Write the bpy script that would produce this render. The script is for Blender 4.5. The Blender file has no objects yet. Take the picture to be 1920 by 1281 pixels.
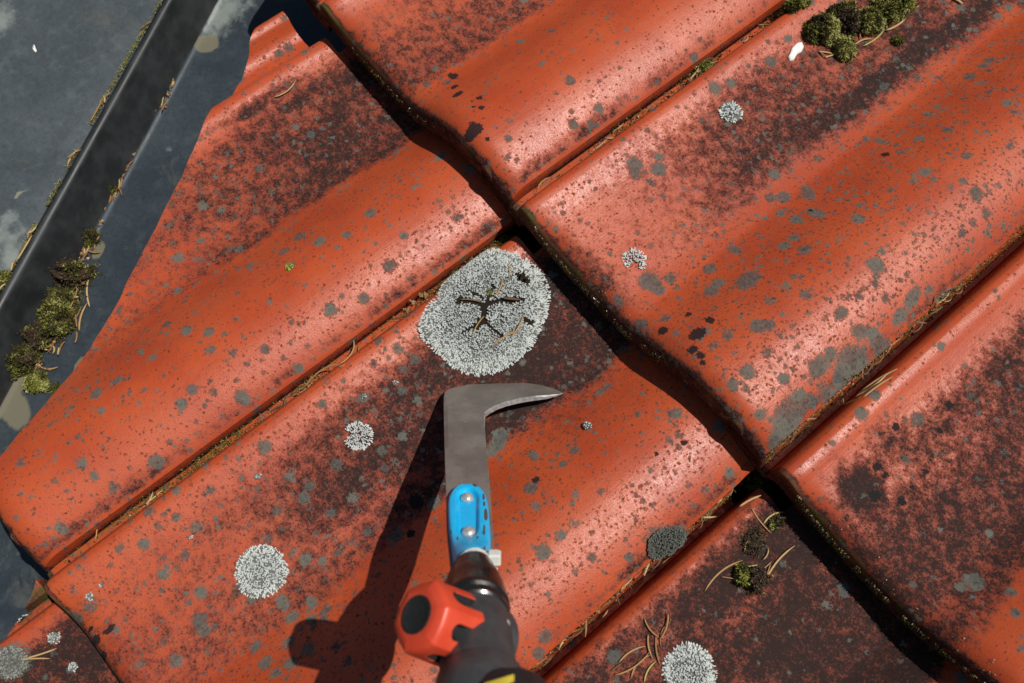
import bpy, math, random
import numpy as np
from mathutils import Matrix, Vector
R_ = math.radians
rng = np.random.default_rng(7)
random.seed(7)
C = bpy.context.scene.collection
SC = bpy.context.scene

# ------------------------------------------------------------------ frame, camera, light
# Everything is laid out on the roof (x across the tiles, y up the slope, z off the roof);
# T tilts that roof by its pitch.
PITCH = R_(22)
T = Matrix.Rotation(PITCH, 4, 'X')
F_PX = 1625.711
CAM = np.array([.414664848, -.127976142, .487055379])
CR = np.array([[.63771063, .76440757, -.09490112], [.70057567, -.62679997, -.34105064], [-.32018571, .1510062, -.93524234]])
cam_d = bpy.data.cameras.new("camera")
cam = bpy.data.objects.new("camera", cam_d)
C.objects.link(cam)
cam_d.sensor_width = 36
cam_d.lens = F_PX / 1920 * 36
cam_d.clip_start = .01
cam_d.clip_end = 2000
m = Matrix.Identity(4)
for k in range(3):
    m[k][0] = CR[0][k]; m[k][1] = -CR[1][k]; m[k][2] = -CR[2][k]; m[k][3] = CAM[k]
cam.matrix_world = T @ m
cam_d.dof.use_dof = True
cam_d.dof.focus_distance = .49
cam_d.dof.aperture_fstop = 13
SC.camera = cam

SUN = np.array([.30, .40, .866]); SUN /= np.linalg.norm(SUN)
sw = (T.to_3x3() @ Vector(SUN)).normalized()
world = bpy.data.worlds.new("World"); SC.world = world; world.use_nodes = True
nt = world.node_tree; nt.nodes.clear()
sky = nt.nodes.new('ShaderNodeTexSky'); sky.sky_type = 'NISHITA'; sky.sun_disc = False
sky.sun_elevation = math.asin(sw.z); sky.sun_rotation = math.atan2(sw.x, sw.y)
bg = nt.nodes.new('ShaderNodeBackground'); bg.inputs[1].default_value = .05
wo = nt.nodes.new('ShaderNodeOutputWorld')
nt.links.new(sky.outputs[0], bg.inputs[0]); nt.links.new(bg.outputs[0], wo.inputs[0])
sun_d = bpy.data.lights.new("sun", 'SUN'); sun_d.energy = 5.0; sun_d.angle = R_(.5); sun_d.color = (1, .955, .88)
sun = bpy.data.objects.new("sun", sun_d); C.objects.link(sun)
sun.rotation_euler = sw.to_track_quat('Z', 'Y').to_euler()
SC.view_settings.view_transform = 'Standard'; SC.view_settings.look = 'None'
SC.view_settings.exposure = -.27; SC.view_settings.gamma = 1

# ------------------------------------------------------------------ helpers
def ray(px, py):
    d = CR.T @ np.array([(px - 960) / F_PX, (py - 640.5) / F_PX, 1.0])
    return d
def un(px, py, z=0.0):
    d = ray(px, py); return CAM + d * ((z - CAM[2]) / d[2])
def pj(P):
    X = CR @ (np.asarray(P) - CAM); return np.array([960 + F_PX * X[0] / X[2], 640.5 + F_PX * X[1] / X[2]])

def tag(o, label=None, cat=None, group=None, kind=None):
    if label: o['label'] = label
    if cat: o['category'] = cat
    if group: o['group'] = group
    if kind: o['kind'] = kind
    return o
def link(o, parent=None, loc=(0, 0, 0)):
    C.objects.link(o)
    if parent is None: o.matrix_world = T @ Matrix.Translation(Vector(loc))
    else:
        o.parent = parent; o.matrix_parent_inverse = Matrix.Identity(4); o.matrix_basis = Matrix.Translation(Vector(loc))
    return o
def empty(name, loc):
    o = bpy.data.objects.new(name, None); o.empty_display_size = .02
    return link(o, None, loc)
def mesh_obj(name, V, F, mats, parent=None, loc=(0, 0, 0), smooth=True, mi=None, attrs=None, sharp=None):
    """V: points in roof coordinates relative to loc; F: array of quads/tris or list of faces."""
    me = bpy.data.meshes.new(name)
    V = np.asarray(V, dtype=np.float64)
    if isinstance(F, np.ndarray):
        n, k = F.shape
        me.vertices.add(len(V)); me.vertices.foreach_set('co', V.ravel())
        me.loops.add(n * k); me.loops.foreach_set('vertex_index', F.astype(np.int32).ravel())
        me.polygons.add(n); me.polygons.foreach_set('loop_start', np.arange(0, n * k, k, dtype=np.int32))
        me.update(calc_edges=True)
    else:
        me.from_pydata([tuple(v) for v in V], [], [tuple(int(i) for i in f) for f in F])
    me.validate()
    for mt in (mats if isinstance(mats, (list, tuple)) else [mats]): me.materials.append(mt)
    if mi is not None and len(mi) == len(me.polygons): me.polygons.foreach_set('material_index', np.asarray(mi, dtype=np.int32))
    me.polygons.foreach_set('use_smooth', [bool(smooth)] * len(me.polygons))
    if attrs:
        for k, a in attrs.items():
            at = me.attributes.new(k, 'FLOAT', 'POINT'); at.data.foreach_set('value', np.asarray(a, dtype=np.float32))
    if sharp is not None and smooth:
        try: me.set_sharp_from_angle(angle=R_(sharp))
        except Exception: pass
    me.update()
    o = bpy.data.objects.new(name, me)
    return link(o, parent, loc)

class MB:
    def __init__(s): s.V = []; s.F = []; s.M = []; s.A = []
    def add(s, V, F, m=0, a=0.0):
        b = len(s.V); s.V += [tuple(v) for v in V]
        for f in F: s.F.append(tuple(i + b for i in f)); s.M.append(m)
        s.A += [a] * len(V)
    def build(s, name, mats, parent=None, loc=(0, 0, 0), smooth=True, attr='tone', sharp=None):
        V = np.array(s.V) - np.array(loc) if parent is None else np.array(s.V) - np.array(parent.get('_o', loc))
        return mesh_obj(name, V, s.F, mats, parent, loc if parent is None else (0, 0, 0), smooth, s.M, {attr: s.A}, sharp)

# value noise on python side
_perm = rng.random((64, 64, 4))
def vnoise(x, y, ch=0):
    x = np.asarray(x, float); y = np.asarray(y, float)
    xi = np.floor(x).astype(int); yi = np.floor(y).astype(int); fx = x - xi; fy = y - yi
    fx = fx * fx * (3 - 2 * fx); fy = fy * fy * (3 - 2 * fy)
    g = lambda a, b: _perm[a % 64, b % 64, ch]
    return (g(xi, yi) * (1 - fx) + g(xi + 1, yi) * fx) * (1 - fy) + (g(xi, yi + 1) * (1 - fx) + g(xi + 1, yi + 1) * fx) * fy
def fbm(x, y, ch=0, o=4):
    s = 0; a = .5
    for k in range(o): s = s + a * vnoise(np.asarray(x) * 2 ** k + 7.3 * k, np.asarray(y) * 2 ** k + 3.1 * k, ch); a *= .5
    return s / (1 - .5 ** o)
def sstep(a, b, x):
    t = np.clip((np.asarray(x, float) - a) / (b - a), 0, 1); return t * t * (3 - 2 * t)

# ------------------------------------------------------------------ materials
class NG:
    """small node-graph helper"""
    def __init__(s, name):
        s.m = bpy.data.materials.new(name); s.m.use_nodes = True; s.t = s.m.node_tree; s.t.nodes.clear()
        s.out = s.n('ShaderNodeOutputMaterial'); s.b = s.n('ShaderNodeBsdfPrincipled'); s.l(s.b.outputs[0], s.out.inputs[0])
    def n(s, t, **k):
        n = s.t.nodes.new(t)
        for a, v in k.items(): setattr(n, a, v)
        return n
    def l(s, a, b): s.t.links.new(a, b)
    def set(s, inp, v):
        if isinstance(v, bpy.types.NodeSocket): s.l(v, inp)
        elif isinstance(v, tuple) and len(v) == 3 and inp.type == 'RGBA': inp.default_value = (*v, 1)
        else: inp.default_value = v
    def math(s, op, a, b=0.0, c=None, clamp=False):
        n = s.n('ShaderNodeMath', operation=op, use_clamp=clamp); s.set(n.inputs[0], a); s.set(n.inputs[1], b)
        if c is not None: s.set(n.inputs[2], c)
        return n.outputs[0]
    def step(s, a, b, x):
        n = s.n('ShaderNodeMapRange', interpolation_type='SMOOTHSTEP'); s.set(n.inputs[0], x); s.set(n.inputs[1], a); s.set(n.inputs[2], b)
        return n.outputs[0]
    def rng(s, x, a, b, c, d):
        n = s.n('ShaderNodeMapRange'); n.clamp = True
        for i, v in enumerate((x, a, b, c, d)): s.set(n.inputs[i], v)
        return n.outputs[0]
    def mix(s, f, a, b, mode='MIX'):
        n = s.n('ShaderNodeMix', data_type='RGBA', blend_type=mode); s.set(n.inputs[0], f); s.set(n.inputs[6], a); s.set(n.inputs[7], b)
        return n.outputs[2]
    def noise(s, vec, scale, detail=4, rough=.55, dist=0.0, out=0):
        n = s.n('ShaderNodeTexNoise'); s.l(vec, n.inputs['Vector']); n.inputs['Scale'].default_value = scale
        n.inputs['Detail'].default_value = detail; n.inputs['Roughness'].default_value = rough; n.inputs['Distortion'].default_value = dist
        return n.outputs[out]
    def voro(s, vec, scale):
        n = s.n('ShaderNodeTexVoronoi'); s.l(vec, n.inputs['Vector']); n.inputs['Scale'].default_value = scale
        sp = s.n('ShaderNodeSeparateColor'); s.l(n.outputs['Color'], sp.inputs[0])
        return n.outputs['Distance'], sp.outputs[0], sp.outputs[1]
    def attr(s, name):
        n = s.n('ShaderNodeAttribute'); n.attribute_name = name; return n.outputs['Fac']
    def coord(s, off=(0, 0, 0), scale=(1, 1, 1)):
        tc = s.n('ShaderNodeTexCoord'); mp = s.n('ShaderNodeMapping'); s.l(tc.outputs['Object'], mp.inputs[0])
        mp.inputs['Location'].default_value = off; mp.inputs['Scale'].default_value = scale
        return mp.outputs[0]
    def vadd(s, a, b, k):
        n = s.n('ShaderNodeVectorMath', operation='MULTIPLY_ADD'); s.l(b, n.inputs[0]); n.inputs[1].default_value = (k, k, k); s.l(a, n.inputs[2])
        return n.outputs[0]
    def bump(s, h, strength, dist):
        n = s.n('ShaderNodeBump'); s.l(h, n.inputs['Height']); n.inputs['Strength'].default_value = strength; n.inputs['Distance'].default_value = dist
        s.l(n.outputs[0], s.b.inputs['Normal'])
    def fin(s, col, rough, metal=0.0, spec=.5, sss=None):
        s.set(s.b.inputs['Base Color'], col); s.set(s.b.inputs['Roughness'], rough); s.set(s.b.inputs['Metallic'], metal)
        s.set(s.b.inputs['Specular IOR Level'], spec)
        return s.m

def plain(name, col, rough=.5, metal=0.0, var=.25, scale=300, bump=.0, spec=.5):
    g = NG(name); v = g.coord(); n = g.noise(v, scale, 5, .6)
    c = g.mix(g.step(.35, .7, n), tuple(x * (1 - var) for x in col), tuple(min(1, x * (1 + var)) for x in col))
    if bump: g.bump(n, bump, .001)
    return g.fin(c, g.rng(n, .3, .7, max(0, rough - .08), min(1, rough + .08)), metal, spec)

def tile_mat(name, seed, big=.35, small=.5, specks=.5, hue=0.0, filmc=(.105, .030, .024)):
    g = NG(name)
    off = (seed * 1.37, seed * .77, seed * .31)
    v = g.coord(off)
    wob = g.noise(v, 380, 3, .65, out=1)
    vd = g.vadd(v, wob, .0030)
    soil, lich, alg, blot, blk = (g.attr(k) for k in ('soil', 'lich', 'alg', 'blot', 'blk'))
    nf = g.noise(v, 1100, 3, .7); nm = g.noise(v, 170, 5, .65); nl = g.noise(v, 22, 4, .6); nx = g.noise(v, 520, 4, .75)
    vs = g.coord(off, (1.0, .06, 1.0)); ns = g.noise(vs, 900, 2, .5)
    nfc = g.step(.32, .68, nf); nxc = g.step(.34, .66, nx); nmc = g.step(.3, .7, nm)
    base = g.mix(g.step(.3, .7, nl), (.40 + hue, .054, .013), (.475 + hue, .078, .020))
    base = g.mix(g.math('MULTIPLY', g.step(.45, .8, nm), .35), base, (.34, .058, .025))
    base = g.mix(g.math('MULTIPLY', g.step(.5, .70, nf), .38), base, (.19, .030, .013))
    # thin film of dirt (and shade painted on the front lips), then grains of it
    sv = g.math('ADD', soil, g.math('MULTIPLY', g.math('SUBTRACT', nmc, .5), .42))
    film = g.math('MULTIPLY', g.step(.12, 1.05, sv), .86)
    col = g.mix(film, base, filmc)
    gr = g.math('ADD', sv, g.math('MULTIPLY', g.math('SUBTRACT', nxc, .5), .50))
    gr = g.math('ADD', gr, g.math('MULTIPLY', g.math('SUBTRACT', nfc, .5), .46))
    grain = g.step(.48, 1.08, gr)
    col = g.mix(g.math('MULTIPLY', grain, .92), col, (.018, .014, .013))
    # algae
    am = g.step(.35, .75, g.math('ADD', alg, g.math('MULTIPLY', g.math('SUBTRACT', nm, .5), .9)))
    acol = g.mix(g.step(.46, .58, g.noise(v, 60, 4)), (.22, .085, .034), (.11, .115, .020))
    col = g.mix(g.math('MULTIPLY', am, .75), col, acol)
    # crust spots at three sizes
    def spots(scale, dens, rmax, soft, wobk):
        d, c1, c2 = g.voro(vd, scale)
        dn = g.math('MULTIPLY', lich, dens)
        r = g.rng(c1, g.math('SUBTRACT', 1.0, dn), 1.0, 0.0, 1.0)
        on = g.math('GREATER_THAN', r, .001)
        r = g.math('ADD', g.math('MULTIPLY', g.math('MULTIPLY', r, r), rmax), .10)
        dd = g.math('ADD', d, g.math('MULTIPLY', g.math('SUBTRACT', nxc, .5), wobk))
        dd = g.math('ADD', dd, g.math('MULTIPLY', g.math('SUBTRACT', nfc, .5), wobk * .6))
        return g.math('MULTIPLY', g.step(-soft * .5, soft, g.math('SUBTRACT', r, dd)), on), c2, d
    m1, t1, d1 = spots(98, big, .34, .09, .20)
    m2, t2, d2 = spots(225, small, .34, .14, .26)
    m3, t3, d3 = spots(470, specks, .32, .26, .34)
    bl = g.step(.40, .56, g.math('ADD', blot, g.math('MULTIPLY', g.math('SUBTRACT', nxc, .5), .26)))
    big_m = g.math('MAXIMUM', g.math('MAXIMUM', m1, g.math('MULTIPLY', m2, .9)), bl)
    crust = g.mix(nxc, (.060, .072, .068), (.118, .130, .116))
    crust = g.mix(g.math('MULTIPLY', g.step(.5, .75, nf), .7), crust, (.030, .032, .032))
    crust = g.mix(g.math('MULTIPLY', g.step(.6, .95, t2), .3), crust, (.10, .075, .055))
    crust = g.mix(g.math('MULTIPLY', g.step(.22, .02, d1), .55), crust, (.040, .044, .044)); crust = g.mix(g.math('MULTIPLY', g.step(.30, .75, t1), .5), crust, (.165, .155, .125))
    col = g.mix(g.math('MULTIPLY', big_m, g.rng(t1, 0, 1, .84, .97)), col, crust)
    col = g.mix(g.math('MULTIPLY', m3, .75), col, g.mix(t3, (.045, .030, .024), (.10, .060, .040)))
    dot = g.math('MULTIPLY', g.step(.60, .68, g.noise(v, 1500, 2, .6)), g.math('MINIMUM', g.math('MULTIPLY', lich, specks * .75), 1.0)); col = g.mix(g.math('MULTIPLY', dot, .72), col, (.050, .030, .024))
    bk = g.step(.42, .52, g.math('ADD', blk, g.math('MULTIPLY', g.math('SUBTRACT', nxc, .5), .22)))
    col = g.mix(g.math('MULTIPLY', bk, .95), col, (.018, .017, .018))
    rough_add = g.math('MAXIMUM', g.math('MAXIMUM', big_m, g.math('MULTIPLY', grain, .8)), g.math('MAXIMUM', bk, m3))
    rough2 = g.math('MAXIMUM', rough_add, g.math('MULTIPLY', film, .95))
    ro = g.rng(rough2, 0, 1, .42, .9)
    ro = g.math('ADD', ro, g.math('MULTIPLY', g.math('SUBTRACT', nmc, .5), .10)); ro = g.math('ADD', ro, g.math('MULTIPLY', g.math('SUBTRACT', nfc, .5), .16))
    h = g.math('ADD', g.math('MULTIPLY', nf, .62), g.math('MULTIPLY', rough_add, .5))
    h = g.math('ADD', h, g.math('MULTIPLY', nm, .35)); h = g.math('ADD', h, g.math('MULTIPLY', ns, .25))
    g.bump(h, .42, .0005)
    return g.fin(col, ro, 0, g.rng(rough2, 0, 1, .50, .07))

# ------------------------------------------------------------------ roof tiles
W, L = .205, .3274
LIFT = .029
UL, UC = -.040, .1915            # outer lock edge, cover edge
_P = np.array([(-.0405, .010), (-.0385, .0180), (-.035, .0200), (-.031, .0180), (-.0265, .0100), (-.0235, .0070), (-.0180, .0050), (-.0100, .0054), (-.0078, .0056), (-.0074, .0049), (-.0068, .0068),
               (-.0045, .0122), (-.0015, .0160), (.0015, .0168), (.0050, .0162), (.010, .0140), (.018, .0112), (.030, .0086), (.045, .0060), (.065, .0035), (.080, .0022), (.089, .0026),
               (.099, .0062), (.110, .0125), (.121, .0190), (.132, .0240), (.143, .0268), (.152, .0274), (.161, .0265), (.170, .0243), (.178, .0212), (.184, .0180), (.188, .0153), (.1902, .0136), (.1915, .0122)])
def _pchip(xs, ys):
    h = np.diff(xs); d = np.diff(ys) / h; mm = np.zeros(len(xs)); mm[0] = d[0]; mm[-1] = d[-1]
    for i in range(1, len(xs) - 1):
        if d[i - 1] * d[i] > 0:
            w1 = 2 * h[i] + h[i - 1]; w2 = h[i] + 2 * h[i - 1]; mm[i] = (w1 + w2) / (w1 / d[i - 1] + w2 / d[i])
    return mm
_m = _pchip(_P[:, 0], _P[:, 1])
def prof(u):
    u = np.clip(np.asarray(u, float), _P[0, 0], _P[-1, 0]); i = np.clip(np.searchsorted(_P[:, 0], u, side='right') - 1, 0, len(_P) - 2)
    h = _P[i + 1, 0] - _P[i, 0]; t = (u - _P[i, 0]) / h
    return (2 * t ** 3 - 3 * t * t + 1) * _P[i, 1] + (t ** 3 - 2 * t * t + t) * h * _m[i] + (-2 * t ** 3 + 3 * t * t) * _P[i + 1, 1] + (t ** 3 - t * t) * h * _m[i + 1]
def surf(u, v, key=0):
    """height of a tile's upper face above the roof plane at local (u, v)"""
    u = np.asarray(u, float); v = np.asarray(v, float)
    z = prof(u) + LIFT * (1 - v / L)
    a, b = .015, .0125
    x = np.clip(1 - v / a, 0, 1)
    full = sstep(-.002, .03, u)
    z = z - b * (1 - np.sqrt(np.clip(1 - x * x, 0, 1))) * (.25 + .75 * full)
    if key in (5, 6): z = z - .016 * sstep(-.0124, -.0112, u) * (1 - sstep(-.0066, -.0046, u))
    elif key > 0: z = z - .010 * sstep(-.0156, -.0148, u) * (1 - sstep(-.0122, -.0114, u))
    return z + .0011 * (fbm(u * 18 + key * 5.1, v * 11 + key * 2.7, 1, 2) - .5)
TILE = {}
def on_tile(px, py, ij):
    """photo pixel -> local (u, v) on the upper face of tile ij"""
    i, j = ij; z = .03
    for _ in range(40):
        X = un(px, py, z); z = .5 * z + .5 * float(surf(X[0] - i * W, X[1] - j * L, i * 3 + j))
    return X[0] - i * W, X[1] - j * L
def tile_pt(u, v, ij, up=0.0):
    i, j = ij; return np.array([i * W + u, j * L + v, float(surf(u, v, i * 3 + j)) + up])
def tile_px(px, py, ij, up=0.0):
    u, v = on_tile(px, py, ij); return tile_pt(u, v, ij, up)

CUT0 = np.array([-.0395, -.0336]); CUTK = -.168 / .274 * -1.0
def cut_u(x_at_y):          # plan line of the valley cut: x as a function of y
    return CUT0[0] + (CUT0[1] - x_at_y) * (.1683 / .274)

def make_tile(ij, name, label, mat, soilf, lichv, blots=(), blks=(), cut=None, group='clay roof tiles', fine=True):
    i, j = ij; key = i * 3 + j
    # across stations: every profile knot plus regular ones
    du = .0016 if fine else .004
    us = np.unique(np.round(np.concatenate([np.arange(UL, UC, du), [UC], _P[:, 0], [-.0302, -.0298, -.0156, -.0152, -.0148, -.0122, -.0118, -.0114, .0128, .0133]]), 5))
    us = us[(us >= UL) & (us <= UC)]
    vend = np.where(us < -.030, L - .016, np.where(us < -.0072, L - .0165, np.where(us < .013, L - .006, L + .072)))
    dv = .0024 if fine else .006
    v0 = np.array([0, .0002, .0007, .0015, .0027, .0044, .0066, .009, .012, .0155])
    nt_ = int((L + .07 - .018) / dv)
    t = np.linspace(0, 1, nt_)
    vv = np.concatenate([np.repeat(v0[:, None], len(us), 1), np.minimum(.018 + t[:, None] * (L + .072 - .018), vend[None, :] + 1e-6 * t[:, None])], 0)
    uu = np.repeat(us[None, :], vv.shape[0], 0)
    if cut is not None:
        uc = cut(j * L + vv) - i * W + .0009 * (fbm(vv * 90, uu * 0 + 3, 2, 3) - .5) * 2
        f = (uu - UL) / (UC - UL)
        s0 = np.maximum(UL, uc)
        uu = np.where(s0 > UL, np.maximum(uu, s0), uu)
        # columns left of the cut collapse on it; spread them slightly to avoid zero faces
        uu = np.where(uu <= s0 + 1e-9, s0 - 1e-6 * (1 - f), uu)
    zt = surf(uu, vv, key)
    # edge softening on the cover edge and chips along the front lip
    nv, nu = uu.shape
    th = .0105 + .0085 * (1 - sstep(.010, .030, vv))
    zb = zt - th
    # keep the underside of a lip from following the rounded nose all the way
    base_front = prof(uu) + LIFT - .0225
    zb = np.where(vv < .012, np.minimum(base_front, zt - .003), zb)
    cov = sstep(UC - .004, UC, uu)
    zb = zb + .0022 * cov
    top = np.stack([uu, vv, zt], -1).reshape(-1, 3); bot = np.stack([uu, vv, zb], -1).reshape(-1, 3)
    idx = np.arange(nv * nu).reshape(nv, nu); N = nv * nu
    q = lambda a, b, c, d: np.stack([a.ravel(), b.ravel(), c.ravel(), d.ravel()], -1)
    F = [q(idx[:-1, :-1], idx[:-1, 1:], idx[1:, 1:], idx[1:, :-1]),
         q(idx[:-1, :-1], idx[1:, :-1], idx[1:, 1:], idx[:-1, 1:]) + N,
         q(idx[0, :-1], idx[0, :-1] + N, idx[0, 1:] + N, idx[0, 1:]),
         q(idx[-1, 1:], idx[-1, 1:] + N, idx[-1, :-1] + N, idx[-1, :-1]),
         q(idx[1:, 0], idx[1:, 0] + N, idx[:-1, 0] + N, idx[:-1, 0]),
         q(idx[:-1, -1], idx[:-1, -1] + N, idx[1:, -1] + N, idx[1:, -1])]
    F = np.concatenate(F, 0)
    V = np.concatenate([top, bot], 0)
    u_, v_ = uu.ravel(), vv.ravel()
    edge_n = fbm(v_ * 160, u_ * 160, 3, 3)
    soil = soilf(u_, v_)
    soil = np.maximum(soil, .70 * sstep(UC - .012, UC - .003, u_) * (1 - sstep(UC - .002, UC - .0005, u_)) * (.25 + 1.1 * fbm(v_ * 45, u_ * 45, 0, 3)))
    soil = np.maximum(soil, .95 * (1 - sstep(.0004, .0035, v_ - .004 * edge_n)))  # front lip: a little dirt, and its shade painted in as dark colour
    soil = np.where(v_ > L + .02, .7, soil)
    alg = (.08 if ij == (0, -1) else .52) * (1 - sstep(-.0085, -.0065, u_)) * (.35 + 1.1 * fbm(v_ * 25, u_ * 30, 2, 3))
    alg = np.maximum(alg, .9 * (1 - sstep(.001, .005, v_)) * fbm(u_ * 40, v_ * 0, 1, 3))
    lich = lichv(u_, v_) if callable(lichv) else np.full(u_.shape, lichv)
    blot = np.zeros_like(u_); blk = np.zeros_like(u_)
    def stamp(arr, lst):
        for it in lst:
            px, py, r = it[:3]; ratio = it[3] if len(it) > 3 else 1.0; ang = it[4] if len(it) > 4 else 0.0
            cu, cv = on_tile(px, py, ij); X = tile_pt(cu, cv, ij)
            k = F_PX / (CR @ (X - CAM))[2]; rr = r / k
            du_, dv_ = u_ - cu, v_ - cv; ca, sa = math.cos(ang), math.sin(ang)
            a_, b_ = (du_ * ca + dv_ * sa), (-du_ * sa + dv_ * ca)
            d = np.sqrt(a_ ** 2 + (b_ / ratio) ** 2) / rr
            np.maximum(arr, np.clip(1.0 - .5 * d, 0, 1), out=arr)
    stamp(blot, blots); stamp(blk, blks)
    # a soft copy under the tile (same values) keeps the attribute arrays the same length
    at = {k: np.concatenate([a, a * 0 + b], 0) for k, a, b in (('soil', soil, .9), ('lich', lich, 0), ('alg', alg, 0), ('blot', blot, 0), ('blk', blk, 0))}
    o = mesh_obj(name, V, F, mat, None, (i * W, j * L, 0), True, None, at, sharp=38)
    tag(o, label, 'roof tile', group)
    TILE[ij] = o
    return o

def pan(c0, c1, amp, vfun=None, edge=.012):
    def f(u, v):
        b = sstep(c0 - edge, c0 + edge, u) * (1 - sstep(c1 - edge * .6, c1 + edge * .6, u + .012 * (fbm(v * 30, u * 10, 2, 3) - .5)))
        k = amp * b * (.62 + .75 * fbm(u * 55, v * 22, 0, 3))
        return k * (vfun(u, v) if vfun else 1.0)
    return f
def blob(u, v, cu, cv, ru, rv): return np.exp(-((u - cu) / ru) ** 2 - ((v - cv) / rv) ** 2)

def soil_A(u, v): return pan(.022, .088, .62)(u, v) + .0
def soil_L(u, v):
    s = pan(.016, .098, .68, lambda u, v: .45 + .75 * sstep(.08, .26, v))(u, v)
    s = np.maximum(s, .98 * blob(u, v, .014, .262, .006, .04) * (.5 + fbm(u * 200, v * 90, 1, 2)))
    s = np.maximum(s, 1.0 * blob(u, v, .072, .320, .018, .018))
    return s
def soil_R(u, v):
    s = pan(.012, .078, .66, lambda u, v: .30 + .85 * sstep(.02, .14, v))(u, v)
    s = np.maximum(s, (.30 + .80 * sstep(.03, .22, v)) * np.exp(-((u - .067 + .012 * (fbm(v * 14, u * 0, 1, 2) - .5)) / .0145) ** 2))
    s = np.maximum(s, .75 * blob(u, v, .055, .006, .035, .014))
    return s
def soil_M(u, v):
    s = pan(.014, .094, .86, lambda u, v: .55 + .6 * sstep(.05, .25, v))(u, v)
    s = np.maximum(s, 1.0 * blob(u, v, .070, .285, .034, .055))
    s = np.maximum(s, .95 * blob(u, v, .052, .155, .03, .06))
    return s
def soil_N(u, v):
    s = pan(.018, .108, .80)(u, v)
    s = np.maximum(s, 1.25 * blob(u, v, .030, .026, .017, .018)); s = np.maximum(s, .95 * blob(u, v, .055, .02, .03, .02)); s = np.maximum(s, .85 * blob(u, v, .022, .055, .012, .02))
    return s
def soil_P(u, v):
    s = pan(.000, .118, .98)(u, v)
    return np.maximum(s, 1.02 * blob(u, v, .05, .30, .05, .06))
def soil_Q(u, v):
    s = pan(.006, .09, .95)(u, v)
    return np.maximum(s, 1.0 * np.exp(-((u + .016) / .009) ** 2))
def lichR(u, v): return .55 + .6 * sstep(.06, .1, u)

mA = tile_mat('tile_clay_clean', 1.0, .16, .45, .65)
mL = tile_mat('tile_clay_spotted', 2.3, .50, .75, .85)
mR = tile_mat('tile_clay_crusted', 3.9, 1.0, 1.15, 1.25)
mM = tile_mat('tile_clay_soiled', 5.1, .68, .75, 1.05)
mN = tile_mat('tile_clay_pink', 6.7, .22, .25, .6)
mP = tile_mat('tile_clay_black', 8.2, .20, .25, .7)

blots_R = [(1600, 690, 34, 1.2, .4), (1585, 720, 26), (1480, 780, 24, 1.8, .2), (1462, 820, 18, 1.6, .3), (1500, 745, 15), (1640, 632, 24, .6), (1655, 655, 15, 1.5), (1610, 622, 14), (1535, 690, 15, 1.6, .3), (1217, 528, 19), (1236, 545, 11),
           (1422, 612, 16), (1555, 745, 16), (1520, 752, 14), (1643, 497, 16), (1402, 525, 17, 1.5, .2), (1335, 545, 13), (1378, 470, 14, .6), (1710, 560, 12, 2, .3), (1190, 310, 15), (1235, 318, 14), (1340, 165, 12), (1445, 115, 11), (1530, 400, 18, .6), (1470, 370, 13), (1515, 362, 11, 1.8, 1),
           (1580, 585, 10), (1470, 710, 11), (1425, 777, 10), (1500, 812, 10), (1690, 590, 12), (1775, 560, 12, 2), (1610, 410, 12), (1650, 265, 13, .5), (1740, 215, 12, .5), (1830, 360, 12), (1885, 470, 10, 2)]
blks_R = [(1308, 626, 12, 1.4), (1299, 656, 9), (1330, 600, 10, .7), (1243, 620, 9), (1313, 668, 8), (1318, 680, 6), (1290, 590, 6), (1520, 395, 4), (1660, 290, 7)]
blots_A = [(975, 78, 11, .6), (1034, 58, 10, .6), (982, 0, 8), (815, 128, 7), (1122, 203, 9), (1075, 233, 9), (1107, 232, 7), (953, 260, 7), (952, 295, 7)]
blks_A = [(850, 143, 13, .6), (852, 163, 7), (858, 177, 8, 1.3), (887, 247, 13, 1.5), (899, 184, 6), (903, 202, 6), (886, 188, 4), (888, 200, 3), (915, 260, 5), (882, 231, 4)]
blots_L = [(562, 443, 12), (695, 400, 11), (757, 442, 8), (292, 865, 13), (455, 747, 13), (360, 730, 10), (340, 757, 11), (180, 738, 12), (115, 990, 12, .8), (682, 560, 10), (650, 440, 9), (350, 620, 11), (392, 622, 11), (560, 690, 9), (190, 770, 8), (498, 655, 9), (265, 660, 10, .6), (135, 765, 7)]
blots_M = [(938, 818, 15), (930, 838, 13, 1.6), (1252, 1018, 38, .62, .35), (495, 838, 12), (570, 935, 11), (585, 1130, 13, .8), (530, 1130, 16, .7), (605, 1052, 9), (1000, 855, 14, .6), (1055, 870, 8), (1268, 775, 12), (1125, 735, 8), (585, 1165, 15, .6), (610, 1160, 11, .5), (545, 1200, 8), (380, 1180, 14, .8), (330, 1240, 12), (1180, 1045, 9), (1110, 1045, 9), (270, 1020, 10), (222, 1030, 7), (330, 970, 8), (915, 1155, 11), (1010, 1225, 12)]
blks_M = [(780, 940, 14), (770, 1000, 8), (455, 1065, 0), (1283, 830, 6), (1005, 900, 7), (1230, 852, 5), (180, 1200, 8, 1.6), (195, 1230, 7, 1.6), (205, 1180, 6, 2), (170, 1180, 4, 2)]
blots_N = [(1640, 740, 12), (1615, 775, 13), (1765, 650, 8), (1560, 830, 6), (1825, 1090, 16), (1800, 1100, 9), (1895, 1110, 10), (1905, 1150, 9), (1855, 1000, 8)]
blks_N = [(1780, 760, 8), (1645, 875, 9), (1660, 890, 7), (1735, 885, 7), (1640, 930, 11), (1690, 940, 9), (1710, 912, 5), (1680, 800, 8), (1762, 808, 7)]
blots_Q = [(20, 1238, 30)]

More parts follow.
